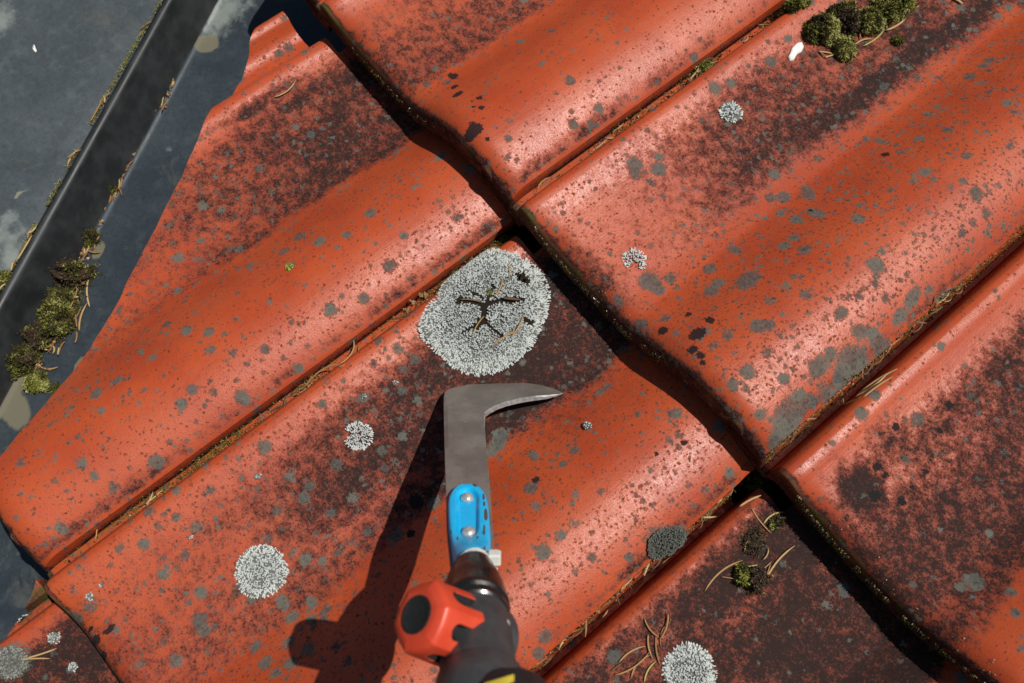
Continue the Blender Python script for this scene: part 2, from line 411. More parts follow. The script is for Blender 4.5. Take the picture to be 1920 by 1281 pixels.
make_tile((0, 0), 'roof_tile', 'orange roof tile at the top centre, clean roll with a few black spots near its lower corner', mA, soil_A, .8, blots_A, blks_A)
make_tile((0, -1), 'roof_tile', 'orange roof tile sawn off slantwise along its left side beside the dark metal valley', mL, soil_L, .95, blots_L, (), cut=cut_u)
make_tile((1, 0), 'roof_tile', 'large roof tile at the right thickly spotted with grey crust, carrying moss clumps at its top', mR, soil_R, lichR, blots_R, blks_R)
make_tile((1, -1), 'roof_tile', 'roof tile under the scraper blade and the biggest white lichen, with a dark soiled hollow', mM, soil_M, 1.0, blots_M, blks_M)
make_tile((2, 0), 'roof_tile', 'pinkish mottled roof tile at the lower right edge of the photo with black patches at its corner', mN, soil_N, .9, blots_N, blks_N)
make_tile((2, -1), 'roof_tile', 'blackened roof tile at the bottom with needles and a round lichen beside the dark gap', mP, soil_P, .8)
def cut_q(y): return .1835 + (-.348 - y) * .60
make_tile((1, -2), 'roof_tile', 'small visible end of a blackened roof tile at the bottom left corner', mP, soil_Q, .8, blots_Q, (), cut=cut_q)
# neighbours that carry the roof on past the frame
make_tile((-1, 0), 'roof_tile', 'roof tile end sawn off at the valley above the top edge, throwing a round shadow', mA, soil_A, .8, (), (), cut=cut_u, fine=False)
for ij, lb in (((0, 1.12), 'roof tile of the next row up, above the top centre tile'), ((1, 1.12), 'roof tile of the next row up, above the large spotted tile'), ((2, 1.12), 'roof tile of the next row up, above the pinkish tile'),
               ((3, 0), 'roof tile beyond the right edge, beside the pinkish tile'), ((3, -1), 'roof tile beyond the lower right corner, beside the blackened tile'), ((2, -2), 'roof tile below the bottom edge, under the blackened tile')):
    make_tile(ij, 'roof_tile', lb, (mN, mL, mA)[int(ij[0] + ij[1]) % 3], soil_A, .8, fine=False)

# ------------------------------------------------------------------ surface under everything that lies about
SHEET_Z = -.030
def top_z(x, y):
    best = -1.0
    for (i, j) in ((0, 0), (0, -1), (1, 0), (1, -1), (2, 0), (2, -1), (1, -2)):
        u, v = x - i * W, y - j * L
        if UL < u < UC and 0 <= v <= L + (.07 if u > .013 else -.006):
            if (i, j) == (0, -1) and x < cut_u(y): continue
            if (i, j) == (1, -2) and x < cut_q(y): continue
            best = max(best, float(surf(u, v, i * 3 + j)))
    return best if best > -1 else SHEET_Z
def at(px, py, on, up=0.0):
    """photo pixel -> point on the named surface: a tile (i, j) or the metal sheet"""
    if isinstance(on, tuple): return tile_px(px, py, on, up)
    return un(px, py, on) + np.array([0, 0, up])
def px_m(X): return F_PX / (CR @ (np.asarray(X) - CAM))[2]

# ------------------------------------------------------------------ metal valley
VD = np.array([.5222, -.8528]); VN = np.array([.8528, .5222])
f0, f1 = un(327, 133, SHEET_Z)[:2], un(167, 427, SHEET_Z)[:2]
NF = .5 * (f0 @ VN + f1 @ VN)
# seam height from where its crest is seen
hc = .03
for _ in range(30):
    c0, c1 = un(250, 92, SHEET_Z + hc)[:2], un(67, 427, SHEET_Z + hc)[:2]
    hc += .5 * ((NF - .004) - .5 * (c0 @ VN + c1 @ VN)) * -1.0 * (-1)
hc = float(np.clip(hc, .02, .06))
def zinc(name, dark, light, stain, rough, metal):
    g = NG(name); v = g.coord(); st = g.attr('stain'); pl = g.attr('pale')
    n1 = g.noise(v, 14, 5, .6, .8); n2 = g.noise(v, 90, 5, .65); n3 = g.noise(v, 900, 3, .6)
    vs = g.coord((0, 0, 0), (1, 1, 1))
    c = g.mix(g.step(.32, .68, n1), dark, light)
    n5 = g.noise(v, 260, 5, .75); n6 = g.noise(g.coord((0, 0, 0), (.4, .4, .4)), 60, 6, .7, 1.5)
    c = g.mix(g.math('MULTIPLY', g.step(.5, .7, n2), .35), c, tuple(x * 1.5 for x in light)); c = g.mix(g.math('MULTIPLY', g.step(.47, .60, n5), .30), c, tuple(x * .45 for x in dark)); c = g.mix(g.math('MULTIPLY', g.step(.56, .68, n6), .30), c, (.15, .145, .115)); c = g.mix(g.math('MULTIPLY', g.step(.62, .70, n5), .3), c, (.22, .23, .22))
    c = g.mix(g.math('MULTIPLY', g.step(.55, .75, n3), .25), c, tuple(x * .5 for x in dark))
    pm = g.math('MULTIPLY', g.step(.45, .95, g.math('ADD', pl, g.math('MULTIPLY', g.math('SUBTRACT', n2, .5), 1.1))), g.step(.05, .4, pl))
    c = g.mix(pm, c, (.22, .25, .235))
    sm = g.step(.42, .54, g.math('ADD', st, g.math('MULTIPLY', g.math('SUBTRACT', n2, .5), .35)))
    c = g.mix(g.math('MULTIPLY', sm, .8), c, stain)
    h = g.math('ADD', n2, g.math('MULTIPLY', n3, .4)); g.bump(h, .15, .0006)
    r = g.math('ADD', g.rng(n2, .3, .7, rough - .1, rough + .1), g.math('MULTIPLY', sm, .25))
    return g.fin(c, r, g.math('MULTIPLY', g.math('SUBTRACT', 1.0, sm), metal), .35)
m_sheet = zinc('weathered_zinc_dark', (.030, .042, .054), (.048, .063, .076), (.17, .155, .10), .52, .2)
m_riser = plain('grimy_shaded_zinc', (.030, .033, .035), .5, .15, .35, 60, .2)  # upright fold: grime, plus the shade of its face put into the colour
m_sheet2 = zinc('weathered_zinc_grey', (.060, .074, .083), (.084, .100, .109), (.24, .23, .155), .55, .2)
def strip(prof_pts, name, mat, label, cat, stains=(), pales=(), smooth_deg=50, zfun=None):
    """folded sheet: prof_pts = (distance from the foot line, height) swept along the valley"""
    ts = np.arange(-.55, .75, .004); P = np.array(prof_pts)
    base = np.array([0.0, 0.0])
    V = []; 
    for t in ts:
        xy = VD[None] * t + VN[None] * (NF + P[:, :1])
        z = P[:, 1] + .0009 * (fbm(P[:, 0] * 20 + 5, t * 6 + P[:, 0] * 0, 2, 3) - .5) * 2
        V.append(np.concatenate([xy, z[:, None]], 1))
    V = np.array(V); n, k, _ = V.shape; idx = np.arange(n * k).reshape(n, k)
    F = np.stack([idx[:-1, :-1].ravel(), idx[:-1, 1:].ravel(), idx[1:, 1:].ravel(), idx[1:, :-1].ravel()], -1)
    V = V.reshape(-1, 3)
    Vb = V.copy(); Vb[:, 2] -= .0009
    F = np.concatenate([F, F[:, ::-1] + n * k,
        np.stack([idx[:-1, 0], idx[1:, 0], idx[1:, 0] + n * k, idx[:-1, 0] + n * k], -1), np.stack([idx[1:, -1], idx[:-1, -1], idx[:-1, -1] + n * k, idx[1:, -1] + n * k], -1)], 0)
    Vall = np.concatenate([V, Vb], 0)
    def st(lst, z):
        a = np.zeros(len(Vall))
        for px, py, r, ratio, ang in lst:
            X = un(px, py, z); k_ = px_m(X); d = Vall[:, :2] - X[None, :2]; ca, sa = math.cos(ang), math.sin(ang)
            d1 = d @ (VD * ca + VN * sa); d2 = d @ (-VD * sa + VN * ca)
            a = np.maximum(a, np.clip(1 - .5 * np.sqrt(d1 ** 2 + (d2 / ratio) ** 2) / (r / k_), 0, 1))
        return a
    z0 = prof_pts[-1][1] if zfun is None else zfun
    mi = None
    if isinstance(mat, list):
        fx = Vall[F][:, :, :2] @ VN - NF
        fz = Vall[F][:, :, 2].mean(1); mi = ((fx.mean(1) < .0066)).astype(int)
    o = mesh_obj(name, Vall, F, mat, None, (0, 0, 0), True, mi, {'stain': st(stains, z0), 'pale': st(pales, z0)}, sharp=smooth_deg)
    return tag(o, label, cat)
pr = [(.30, SHEET_Z), (.2, SHEET_Z), (.12, SHEET_Z), (.08, SHEET_Z), (.05, SHEET_Z), (.03, SHEET_Z), (.018, SHEET_Z), (.010, SHEET_Z)]
pr = list(np.stack([np.linspace(.30, .010, 75), np.full(75, SHEET_Z)], 1))
for a in np.linspace(0, 80, 7): pr.append((.010 - .0045 * math.sin(R_(a)), SHEET_Z + .0045 * (1 - math.cos(R_(a)))))
x0, z0 = pr[-1]
pr.append((x0 - .0018, SHEET_Z + hc * .6))
xt, zt_ = x0 - .0026, SHEET_Z + hc - .0035
for a in np.linspace(0, 150, 8): pr.append((xt - .0035 + .0035 * math.cos(R_(a)), zt_ + .0035 * math.sin(R_(a))))
pr = [tuple(p) for p in pr][::-1]
strip(pr, 'metal_valley_gutter', [m_sheet, m_riser], 'dark weathered metal valley gutter with an upright folded edge beside the sawn tile', 'gutter',
      stains=[(388, 82, 19, 1.2, .4), (30, 770, 40, .6, .9), (12, 740, 45, .5, .2), (205, 655, 22, .5, 1.2), (150, 690, 24, .5, .2), (225, 585, 26, .35, .1), (185, 470, 20, .5, 0), (372, 300, 10, .7, 0), (300, 500, 9, .4, 0), (390, 300, 16, .4, .2), (40, 700, 30, .6, .3)],
      pales=[(425, 15, 70, .7, 0), (405, 40, 45, .8, 0), (316, 282, 9, 1, 0)], zfun=SHEET_Z)
zl = SHEET_Z + hc - .0015
pl = [(xt - .0085 - .36 * t, zl + .030 * t - .0012 * (1 - min(1, t * 40))) for t in np.concatenate([[0, .004, .01], np.linspace(.02, 1, 70)])]
strip(pl, 'metal_roof_sheet', m_sheet2, 'lighter grey metal sheet filling the top left corner beyond the folded seam', 'metal sheet',
      stains=[(42, 365, 17, .28, -.5), (15, 520, 10, .6, 0)], pales=[(20, 470, 60, .5, .1), (8, 430, 40, .6, 0), (10, 60, 50, .6, 0)], zfun=zl)

# deck under the tiles and the ground far below
g = NG('bitumen_felt'); v = g.coord(); n_ = g.noise(v, 200, 4)
deck_mat = g.fin(g.mix(n_, (.012, .011, .010), (.03, .026, .022)), .95, 0, .1)
def slab(name, x0, x1, y0, y1, z0, z1, mat):
    V = [(x, y, z) for z in (z0, z1) for y in (y0, y1) for x in (x0, x1)]
    return mesh_obj(name, V, [(0, 2, 3, 1), (4, 5, 7, 6), (0, 1, 5, 4), (2, 6, 7, 3), (0, 4, 6, 2), (1, 3, 7, 5)], mat, smooth=False)
tag(slab('roof_deck', -1.2, 1.4, -1.2, 1.2, -.12, -.075, deck_mat), kind='structure')
g = NG('lawn'); v = g.coord(); n_ = g.noise(v, .8, 6)
gm = g.fin(g.mix(n_, (.035, .06, .018), (.07, .10, .03)), .95, 0, .1)
me = bpy.data.meshes.new('ground'); s_ = 400
me.from_pydata([(-s_, -s_, -6), (s_, -s_, -6), (s_, s_, -6), (-s_, s_, -6)], [], [(0, 1, 2, 3)]); me.materials.append(gm)
go = bpy.data.objects.new('ground', me); C.objects.link(go); tag(go, kind='structure')

# ------------------------------------------------------------------ materials of small things
def toned(name, stops, rough=.85, spec=.2, nscale=900, nv=.25, bump=0.0, trans=0.0):
    g = NG(name); a = g.attr('tone'); v = g.coord(); n = g.noise(v, nscale, 3, .6)
    r = g.n('ShaderNodeValToRGB'); cr = r.color_ramp
    while len(cr.elements) < len(stops): cr.elements.new(.5)
    for e, (p, c) in zip(cr.elements, stops): e.position = p; e.color = (*c, 1)
    g.l(g.math('ADD', a, g.math('MULTIPLY', g.math('SUBTRACT', n, .5), nv)), r.inputs[0])
    if bump: g.bump(n, bump, .0004)
    m = g.fin(r.outputs[0], rough, 0, spec)
    return m
m_lichen = toned('white_lichen', [(0, (.018, .014, .010)), (.06, (.035, .030, .022)), (.22, (.20, .21, .19)), (.45, (.33, .355, .35)), (1, (.58, .61, .58))], .92, .1, 1400, .22)
m_grey_lichen = toned('grey_lichen', [(0, (.05, .05, .04)), (.5, (.20, .21, .19)), (1, (.36, .37, .33))], .92, .1, 700, .5, .4)
m_yel_lichen = toned('yellow_lichen', [(0, (.02, .025, .015)), (.5, (.25, .33, .05)), (1, (.48, .58, .16))], .9, .1, 900, .4)
m_moss = toned('moss_leaf', [(0, (.030, .020, .010)), (.25, (.042, .042, .011)), (.50, (.115, .122, .020)), (.75, (.26, .265, .055)), (1, (.42, .41, .14))], .8, .25, 600, .15)
m_soil = toned('moss_soil', [(0, (.02, .014, .009)), (.5, (.075, .050, .032)), (1, (.17, .125, .085))], .95, .1, 900, .5, .6)
m_needle = toned('dry_needle', [(0, (.08, .045, .02)), (.3, (.24, .115, .042)), (.6, (.40, .235, .09)), (.85, (.50, .36, .17)), (1, (.34, .37, .09))], .55, .35, 800, .3)
m_crumb = toned('plant_crumbs', [(0, (.02, .015, .010)), (.3, (.09, .055, .03)), (.6, (.30, .17, .08)), (.85, (.48, .36, .20)), (1, (.66, .64, .58))], .85, .2, 900, .3)
m_white = toned('white_dropping', [(0, (.55, .55, .54)), (1, (.82, .82, .80))], .8, .3, 500, .5)
m_moss2 = m_moss

def frame_at(x, y, zf=None):
    """point and axes of the surface at plan position (x, y)"""
    zf = zf or top_z; e = .0008
    z = zf(x, y); dx = (zf(x + e, y) - zf(x - e, y)) / (2 * e); dy = (zf(x, y + e) - zf(x, y - e)) / (2 * e)
    dx = max(-1.2, min(1.2, dx)); dy = max(-1.2, min(1.2, dy))
    n = np.array([-dx, -dy, 1.0]); n /= np.linalg.norm(n)
    return np.array([x, y, z]), n
def basis(n, d):
    d = np.asarray(d, float) - np.dot(d, n) * n; d /= (np.linalg.norm(d) + 1e-12); return d, np.cross(n, d)

# ------------------------------------------------------------------ lichens
HEMI_V = [(0, 0, 1.0)]; HEMI_F = []
for k, (ph, rr) in enumerate(((38, 0), (68, 0), (100, 0))):
    for s in range(6):
        a = s * math.pi / 3 + k * .5
        HEMI_V.append((math.sin(R_(ph)) * math.cos(a), math.sin(R_(ph)) * math.sin(a), math.cos(R_(ph))))
for s in range(6):
    HEMI_F.append((0, 1 + s, 1 + (s + 1) % 6))
    for k in range(2):
        a, b = 1 + k * 6 + s, 1 + k * 6 + (s + 1) % 6; HEMI_F.append((a, a + 6, b + 6, b))
HEMI_V = np.array(HEMI_V); HEMI_V[:, :2] = np.sign(HEMI_V[:, :2]) * np.abs(HEMI_V[:, :2]) ** .72; HEMI_V[1:7, 2] = .86
def rosette(label, ij, cx, cy, rpx, name='lichen', outline=None, lobe=.0011, mat=None, cracks=(), gap=None, dens=1.0, rimlen=2.2, hole=0.0, dome=.0006, cat='lichen', group=None, seed=0, tone0=.74, base_tone=.15):
    rr = np.random.default_rng(seed + 11)
    cu, cv = on_tile(cx, cy, ij); O = tile_pt(cu, cv, ij); k = px_m(O); key = ij[0] * 3 + ij[1]
    zf = lambda x, y: max(float(surf(x - ij[0] * W + e_, y - ij[1] * L, key)) for e_ in (-.0035, 0, .0035)) - .0002
    oz = np.array([ij[0] * W, ij[1] * L])
    C2 = O[:2]
    if outline is not None:
        pts = []
        for px, py in outline:
            u, v = on_tile(px, py, ij); pts.append(np.array([u, v]) + oz - C2)
        pts = np.array(pts); ang = np.arctan2(pts[:, 1], pts[:, 0]); rad = np.hypot(pts[:, 0], pts[:, 1]); o = np.argsort(ang); ang, rad = ang[o], rad[o]
        ang = np.r_[ang[-1] - 2 * math.pi, ang, ang[0] + 2 * math.pi]; rad = np.r_[rad[-1], rad, rad[0]]
        Rf = lambda t: np.interp(t, ang, rad)
    else:
        R0 = rpx / k
        Rf = lambda t: R0 * (1 + .10 * (fbm(np.cos(t) * 1.7 + seed, np.sin(t) * 1.7 + 4, 1, 3) - .5) * 2)
    cr = []
    for line in cracks:
        q = []
        for px, py in line[0]:
            u, v = on_tile(px, py, ij); q.append(np.array([u, v]) + oz - C2)
        cr.append((q, line[1] / k))
    def crackd(p):
        d = 1.0
        for q, w in cr:
            for a, b in zip(q[:-1], q[1:]):
                ab = b - a; t = np.clip(np.dot(p - a, ab) / (ab @ ab), 0, 1); d = min(d, np.linalg.norm(p - a - t * ab) / w)
        return d
    mb = MB()
    # dark underside film: a thin disc that shows between the lobes
    nb = 84; qs = list(np.linspace(.05, .95, 22)); ths = [2 * math.pi * s / nb - math.pi for s in range(nb)]
    ring = [(0, 0)] + [(q * float(Rf(t)) * math.cos(t), q * float(Rf(t)) * math.sin(t)) for q in qs for t in ths]
    Vd = [(C2[0] + x, C2[1] + y, zf(C2[0] + x, C2[1] + y) + .00035) for x, y in ring]
    Fd = [(0, 1 + s, 1 + (s + 1) % nb) for s in range(nb)]
    for q in range(len(qs) - 1):
        for s in range(nb):
            a, b = 1 + q * nb + s, 1 + q * nb + (s + 1) % nb; Fd.append((a, a + nb, b + nb, b))
    if gap is None:
        mb.add(Vd, Fd, 0, base_tone)
        if cr: mb.A = [-.12 if crackd(np.array(p)) < 1.0 else base_tone for p in ring]
    Rm = float(np.max(Rf(np.linspace(-math.pi, math.pi, 90))))
    area = math.pi * Rm ** 2; N = int(dens * area / (lobe * lobe * 1.05))
    for q in range(N):
        r = Rm * math.sqrt(rr.random()); t = rr.uniform(-math.pi, math.pi); Rt = float(Rf(t)); f = r / Rt
        if f > 1 or f < hole: continue
        if gap is not None and gap(t, f): continue
        p = np.array([r * math.cos(t), r * math.sin(t)])
        cd = crackd(p) if cr else 9
        if cd < .55 + .5 * rr.random(): continue
        P, n = frame_at(C2[0] + p[0], C2[1] + p[1], zf)
        rim = float(sstep(.55, .95, f))
        d0 = np.array([p[0], p[1], 0]); d0 = d0 / (np.linalg.norm(d0) + 1e-9)
        ja = rr.normal(0, .22 + 1.0 * (1 - rim)); ca, sa = math.cos(ja), math.sin(ja); d0 = np.array([d0[0] * ca - d0[1] * sa, d0[0] * sa + d0[1] * ca, 0])
        d, s_ = basis(n, d0)
        lump = float(fbm(p[0] * 230 + seed * 3, p[1] * 230, 0, 2)); a_ = lobe * rr.uniform(.55, 1.15) * (.66 + (rimlen * .27 - .28) * rim); b_ = lobe * rr.uniform(.40, .62) * (1 - .24 * rim); h_ = lobe * rr.uniform(.40, .85) * (1 - .50 * rim)
        lift = dome * (1 - f * f) + .0006 * (1 - rim) * rr.random() + (.0016 if Rm > .02 else .0006) * (lump - .45) * (1 - .8 * rim)
        tilt = rr.normal(0, .25 - .18 * rim)
        Vq = P[None] + np.outer(HEMI_V[:, 0] * a_, d) + np.outer(HEMI_V[:, 1] * b_, s_) + np.outer(HEMI_V[:, 2] * h_ + lift + HEMI_V[:, 0] * a_ * tilt, n)
        tone = tone0 + .14 * rim + rr.normal(0, .10) - .16 * (1 - rim) * rr.random() + .25 * (lump - .5)
        mb.add(Vq, HEMI_F, 0, float(np.clip(tone, .2, 1)))
    o = mb.build(name, mat or m_lichen, None, tuple(O)); tag(o, label, cat, group)
    return o
big_outline = [(945, 470), (968, 476), (985, 486), (1005, 500), (1020, 515), (1031, 545), (1030, 570), (1025, 595), (1015, 615), (1008, 632), (985, 665), (950, 690), (925, 702), (900, 706), (870, 701), (848, 690), (826, 668), (800, 648), (787, 630), (785, 608), (795, 580), (820, 555), (850, 525), (880, 498), (915, 478)]
rosette('biggest white lichen, a hand-sized crusty rosette with a cracked centre just above the scraper blade', (1, -1), 908, 590, 120, outline=big_outline, lobe=.00094, dens=1.5, seed=1, dome=.0010, tone0=.68,
        cracks=[([(858, 565), (890, 567), (908, 575), (930, 566), (980, 563)], 5.5), ([(908, 575), (905, 600), (893, 616)], 8), ([(905, 600), (925, 620), (941, 632)], 3.5), ([(910, 572), (925, 540)], 3.5), ([(895, 612), (868, 624)], 3), ([(905, 560), (880, 548)], 3), ([(985, 600), (996, 606)], 6), ([(973, 520), (988, 528)], 8)])
rosette('round white lichen with a feathery rim at the lower left of the scraper shadow', (1, -1), 491, 1072, 48, lobe=.00090, dens=1.3, rimlen=2.6, seed=2, tone0=.8)
rosette('small ragged white lichen on the dark hollow left of the scraper blade', (1, -1), 673, 818, 27, lobe=.00085, dens=1.4, rimlen=1.8, seed=3, tone0=.78, gap=lambda t, f: f > .55 and -2.7 < t < -2.2)
rosette('white lichen cut by the bottom edge with needles lying beside it', (2, -1), 1292, 1259, 50, lobe=.0009, dens=1.3, rimlen=2.6, seed=4, tone0=.8)
rosette('round granular white lichen near the top of the large spotted tile', (1, 0), 1370, 211, 22, lobe=.0013, dens=1.2, rimlen=1.6, seed=5, tone0=.8)
rosette('fan-shaped white lichen right of the biggest lichen', (1, 0), 1190, 488, 23, lobe=.0011, dens=1.2, rimlen=2.0, seed=6, tone0=.8, gap=lambda t, f: (-1.45 < t < -.25 and f > .15))
rosette('tiny pale lichen fleck right of the scraper shank', (1, -1), 1101, 799, 8, lobe=.0008, dens=.9, seed=7)
rosette('tiny white star lichen near the lower left corner of the soiled tile', (1, -1), 169, 1119, 7, lobe=.0008, dens=1.1, seed=8)
for k, (px, py, rp, lb) in enumerate([(742, 719, 5, 'white fleck of lichen left of the biggest lichen on the dark soil'), (683, 744, 4, 'minute white fleck of lichen at the dirty rib left of the scraper'), (484, 894, 6, 'whitish lichen speck above the round feathery lichen'), (358, 1008, 4, 'white lichen speck left of the round feathery lichen'), (192, 1097, 4, 'white lichen speck above the tiny star lichen')]):
    rosette(lb, (1, -1), px, py, rp, lobe=.0007, dens=.7, seed=20 + k)
for k, (px, py, rp, lb) in enumerate([(50, 1160, 7, 'white lichen speck on the black strip of the bottom left tile'), (104, 1196, 11, 'white ragged lichen above the crossed needles at the bottom left'), (138, 1250, 9, 'white lichen patch right of the needles in the bottom left corner')]):
    rosette(lb, (1, -2), px, py, rp, lobe=.0008, dens=.8, seed=30 + k)
rosette('smooth grey crust lichen in the bottom left corner', (1, -2), 22, 1242, 29, name='grey_lichen', lobe=.0010, dens=1.6, rimlen=1.2, mat=m_grey_lichen, seed=40, tone0=.55, dome=.0004)
rosette('small yellow-green lichen with a black border on the sawn tile', (0, -1), 543, 501, 8, name='yellow_lichen', lobe=.0010, dens=1.6, rimlen=1.0, mat=m_yel_lichen, seed=41, tone0=.6, dome=.0002)
rosette('small dark grey cushion on the edge above the needle-filled gap', (1, -1), 1252, 1018, 30, name='dark_crust', lobe=.0007, dens=1.1, rimlen=1.0, mat=m_grey_lichen, seed=42, tone0=.12, base_tone=.08, dome=.0022,
        outline=[(1213, 1030), (1216, 1012), (1230, 998), (1250, 990), (1274, 988), (1290, 996), (1287, 1012), (1268, 1030), (1248, 1043), (1228, 1052), (1217, 1046)])

# ------------------------------------------------------------------ bird droppings
def dropping(label, pts, on, h, seed):
    rr = np.random.default_rng(seed); c = np.mean(pts, 0); n = 40
    V = []; F = []
    P = np.array(pts, float); m_ = len(P)
    per = [P[int(s * m_ / n) % m_] * (1 - (s * m_ / n) % 1) + P[(int(s * m_ / n) + 1) % m_] * ((s * m_ / n) % 1) for s in range(n)]
    rings = [(1.0, .0), (.96, .6), (.80, .9), (.5, 1.0)]
    for f, hh in rings:
        for p in per:
            q = c + (p - c) * f; V.append(at(q[0], q[1], on, .0001 + h * hh * rr.uniform(.75, 1.1)))
    V.append(at(c[0], c[1], on, h))
    for k in range(3):
        for s in range(n): F.append((k * n + s, k * n + (s + 1) % n, (k + 1) * n + (s + 1) % n, (k + 1) * n + s))
    for s in range(n): F.append((3 * n + s, 3 * n + (s + 1) % n, 4 * n))
    mb = MB(); mb.add(V, [f[::-1] for f in F], 0, .7); o = mb.build('bird_dropping', m_white, None, tuple(V[-1])); tag(o, label, 'bird dropping')
dropping('bright white bird dropping left of the moss clumps at the top right', [(1480, 103), (1484, 92), (1494, 82), (1503, 80), (1507, 88), (1503, 98), (1494, 103), (1488, 114), (1480, 115), (1477, 109)], (1, 0), .0016, 1)
dropping('small white bird dropping on the grey metal sheet', [(60, 80), (66, 82), (70, 97), (68, 100), (63, 96)], zl + .005, .001, 2)

# ------------------------------------------------------------------ moss
def leafy(mb, P, n, rr, size, tone, mi):
    t = np.cross(n, rr.normal(size=3)); t /= np.linalg.norm(t) + 1e-9
    d = n * rr.uniform(.5, 1.0) + t * rr.uniform(.1, .9) ; d /= np.linalg.norm(d)
    s = np.cross(d, rr.normal(size=3)); s /= np.linalg.norm(s) + 1e-9
    ln = size * rr.uniform(.6, 1.5); w = size * rr.uniform(.16, .30); b = np.cross(d, s) * ln * .22
    mb.add([P - s * w * .5, P + s * w * .5, P + d * ln * .55 + s * w * .6 + b, P + d * ln * .55 - s * w * .6 + b, P + d * ln + b * .2], [(0, 1, 2, 3), (3, 2, 4)], mi, tone)
def moss(label, px, py, on, rx, ry, ang, h, tone=.55, brown=.25, seed=0, name='moss_clump', size=.0021, dens=1.0, group=None):
    rr = np.random.default_rng(seed + 500)
    h *= .78; O = at(px, py, on); k = px_m(O); a, b = rx / k, ry / k
    # clump axes follow the picture directions across the surface
    ex = CR[0] - CR[0][2] * np.array([0, 0, 1]); ex[2] = 0; ex /= np.linalg.norm(ex); ey = np.array([-ex[1], ex[0], 0])
    ca, sa = math.cos(ang), math.sin(ang); A_, B_ = ex * ca + ey * sa, -ex * sa + ey * ca
    mb = MB(); nu, nv = 40, 16; V = []
    def pt(th, ph):
        q = .12 + 1.70 * float(fbm(math.cos(th) * 3.1 + seed * 3.3 + ph * 2.6, math.sin(th) * 3.1 + ph * 2.8 + seed, 1, 5))
        r = math.cos(ph) * q
        return O + A_ * a * r * math.cos(th) + B_ * b * r * math.sin(th) + np.array([0, 0, h * math.sin(ph) * (q * .75 + .25)])
    for i in range(nv):
        ph = -.25 + (math.pi / 2 + .25) * i / (nv - 1)
        for s in range(nu): V.append(pt(2 * math.pi * s / nu, ph))
    F = [(i * nu + s, i * nu + (s + 1) % nu, (i + 1) * nu + (s + 1) % nu, (i + 1) * nu + s) for i in range(nv - 1) for s in range(nu)]
    mb.add(V, F, 1, .35)
    n_leaf = int(dens * 3400 * (a * b * math.pi + h * (a + b) * 2.2) / (2e-4))
    bt = rr.uniform(0, 6.28)
    for q in range(min(n_leaf, 5200)):
        th = rr.uniform(0, 2 * math.pi); ph = math.asin(rr.uniform(-.1, 1)); P = pt(th, ph)
        P2, P3 = pt(th + .05, ph), pt(th, ph + .05); n = np.cross(P2 - P, P3 - P); n /= np.linalg.norm(n) + 1e-12
        loc = float(fbm(P[0] * 260, P[1] * 260, 0, 2))
        isb = float(fbm(math.cos(th - bt) * 1.2 + 9, ph * 1.5 + math.sin(th - bt), 2, 2)) < brown * 1.25
        if isb:
            if rr.random() < .6: leafy(mb, P, n, rr, size * .8, rr.uniform(.1, .9), 1)
        else: leafy(mb, P, n, rr, size, float(np.clip(tone + (loc - .5) * 1.3 + rr.normal(0, .14), 0, 1)), 0)
    for q in range(int(min(n_leaf, 5200) * .22)):
        th = rr.uniform(0, 2 * math.pi); e0 = pt(th, 0.0) - O; f = rr.uniform(.75, 1.12 + .5 * rr.random() ** 2); P = O + e0 * f; P[2] = O[2] + rr.uniform(0, .0015)
        if float(fbm(P[0] * 300, P[1] * 300, 2, 2)) < .47: continue
        leafy(mb, P, np.array([e0[0] * 20, e0[1] * 20, .7]), rr, size, float(np.clip(tone - .1 + rr.normal(0, .2), 0, 1)) if rr.random() < .6 else rr.uniform(.2, .9), 0 if rr.random() < .6 else 1)
    o = mb.build(name, [m_moss, m_soil], None, tuple(O), smooth=False); tag(o, label, 'moss', group)
    return o
R1 = (1, 0)
GM = 'moss clumps at the top right'
moss('dark moss clump nearest the white bird dropping at the top right', 1534, 60, R1, 24, 21, .2, .014, .48, .42, 1, group=GM)
moss('bright green moss clump in the top right cluster', 1551, 71, R1, 14, 13, .3, .017, .74, .05, 2, group=GM)
moss('moss clump with a bare brown side in the top right cluster', 1589, 46, R1, 17, 22, 1.1, .012, .5, .62, 3, group=GM)
moss('thin flat moss sprig lying above the top right moss cluster', 1572, 22, R1, 26, 7, .35, .005, .4, .2, 4, group=GM)
moss('large yellow-green moss clump cut by the top edge, rightmost of its cluster', 1668, 20, R1, 31, 25, .2, .014, .72, .15, 5, group=GM)
moss('pale green moss clump between the bare clump and the large one', 1628, 48, R1, 17, 18, .5, .013, .6, .25, 6, group=GM)
moss('lowest pale yellow moss tuft of the top right cluster', 1583, 97, R1, 13, 15, .1, .013, .80, .12, 7, group=GM)
moss('tiny green moss crumb below the top right cluster', 1682, 79, R1, 6, 5, 0, .004, .5, .1, 8)
SZ = SHEET_Z
GV = 'moss clumps in the metal valley'
moss('moss clump with a brown earthy front, uppermost large one in the metal valley', 126, 520, SZ, 40, 28, .15, .021, .50, .50, 9, group=GV)
moss('darkest upright moss clump, lower of the two large ones in the metal valley', 116, 596, SZ, 27, 47, -.15, .020, .42, .12, 10, group=GV)
moss('moss clump with a reddish earthy top between the dark clump and the lowest one', 74, 640, SZ, 24, 27, .5, .018, .45, .55, 11, group=GV)
moss('ragged moss clump nearest the left edge in the metal valley', 42, 680, SZ, 30, 27, .3, .017, .45, .30, 12, group=GV)
moss('small yellow-green moss ball below the valley clumps', 73, 719, SZ, 16, 13, .4, .010, .75, .05, 13, group=GV)
moss('small dark moss tuft high in the line of valley debris', 168, 449, SZ, 16, 12, .2, .010, .35, .35, 14, group=GV)
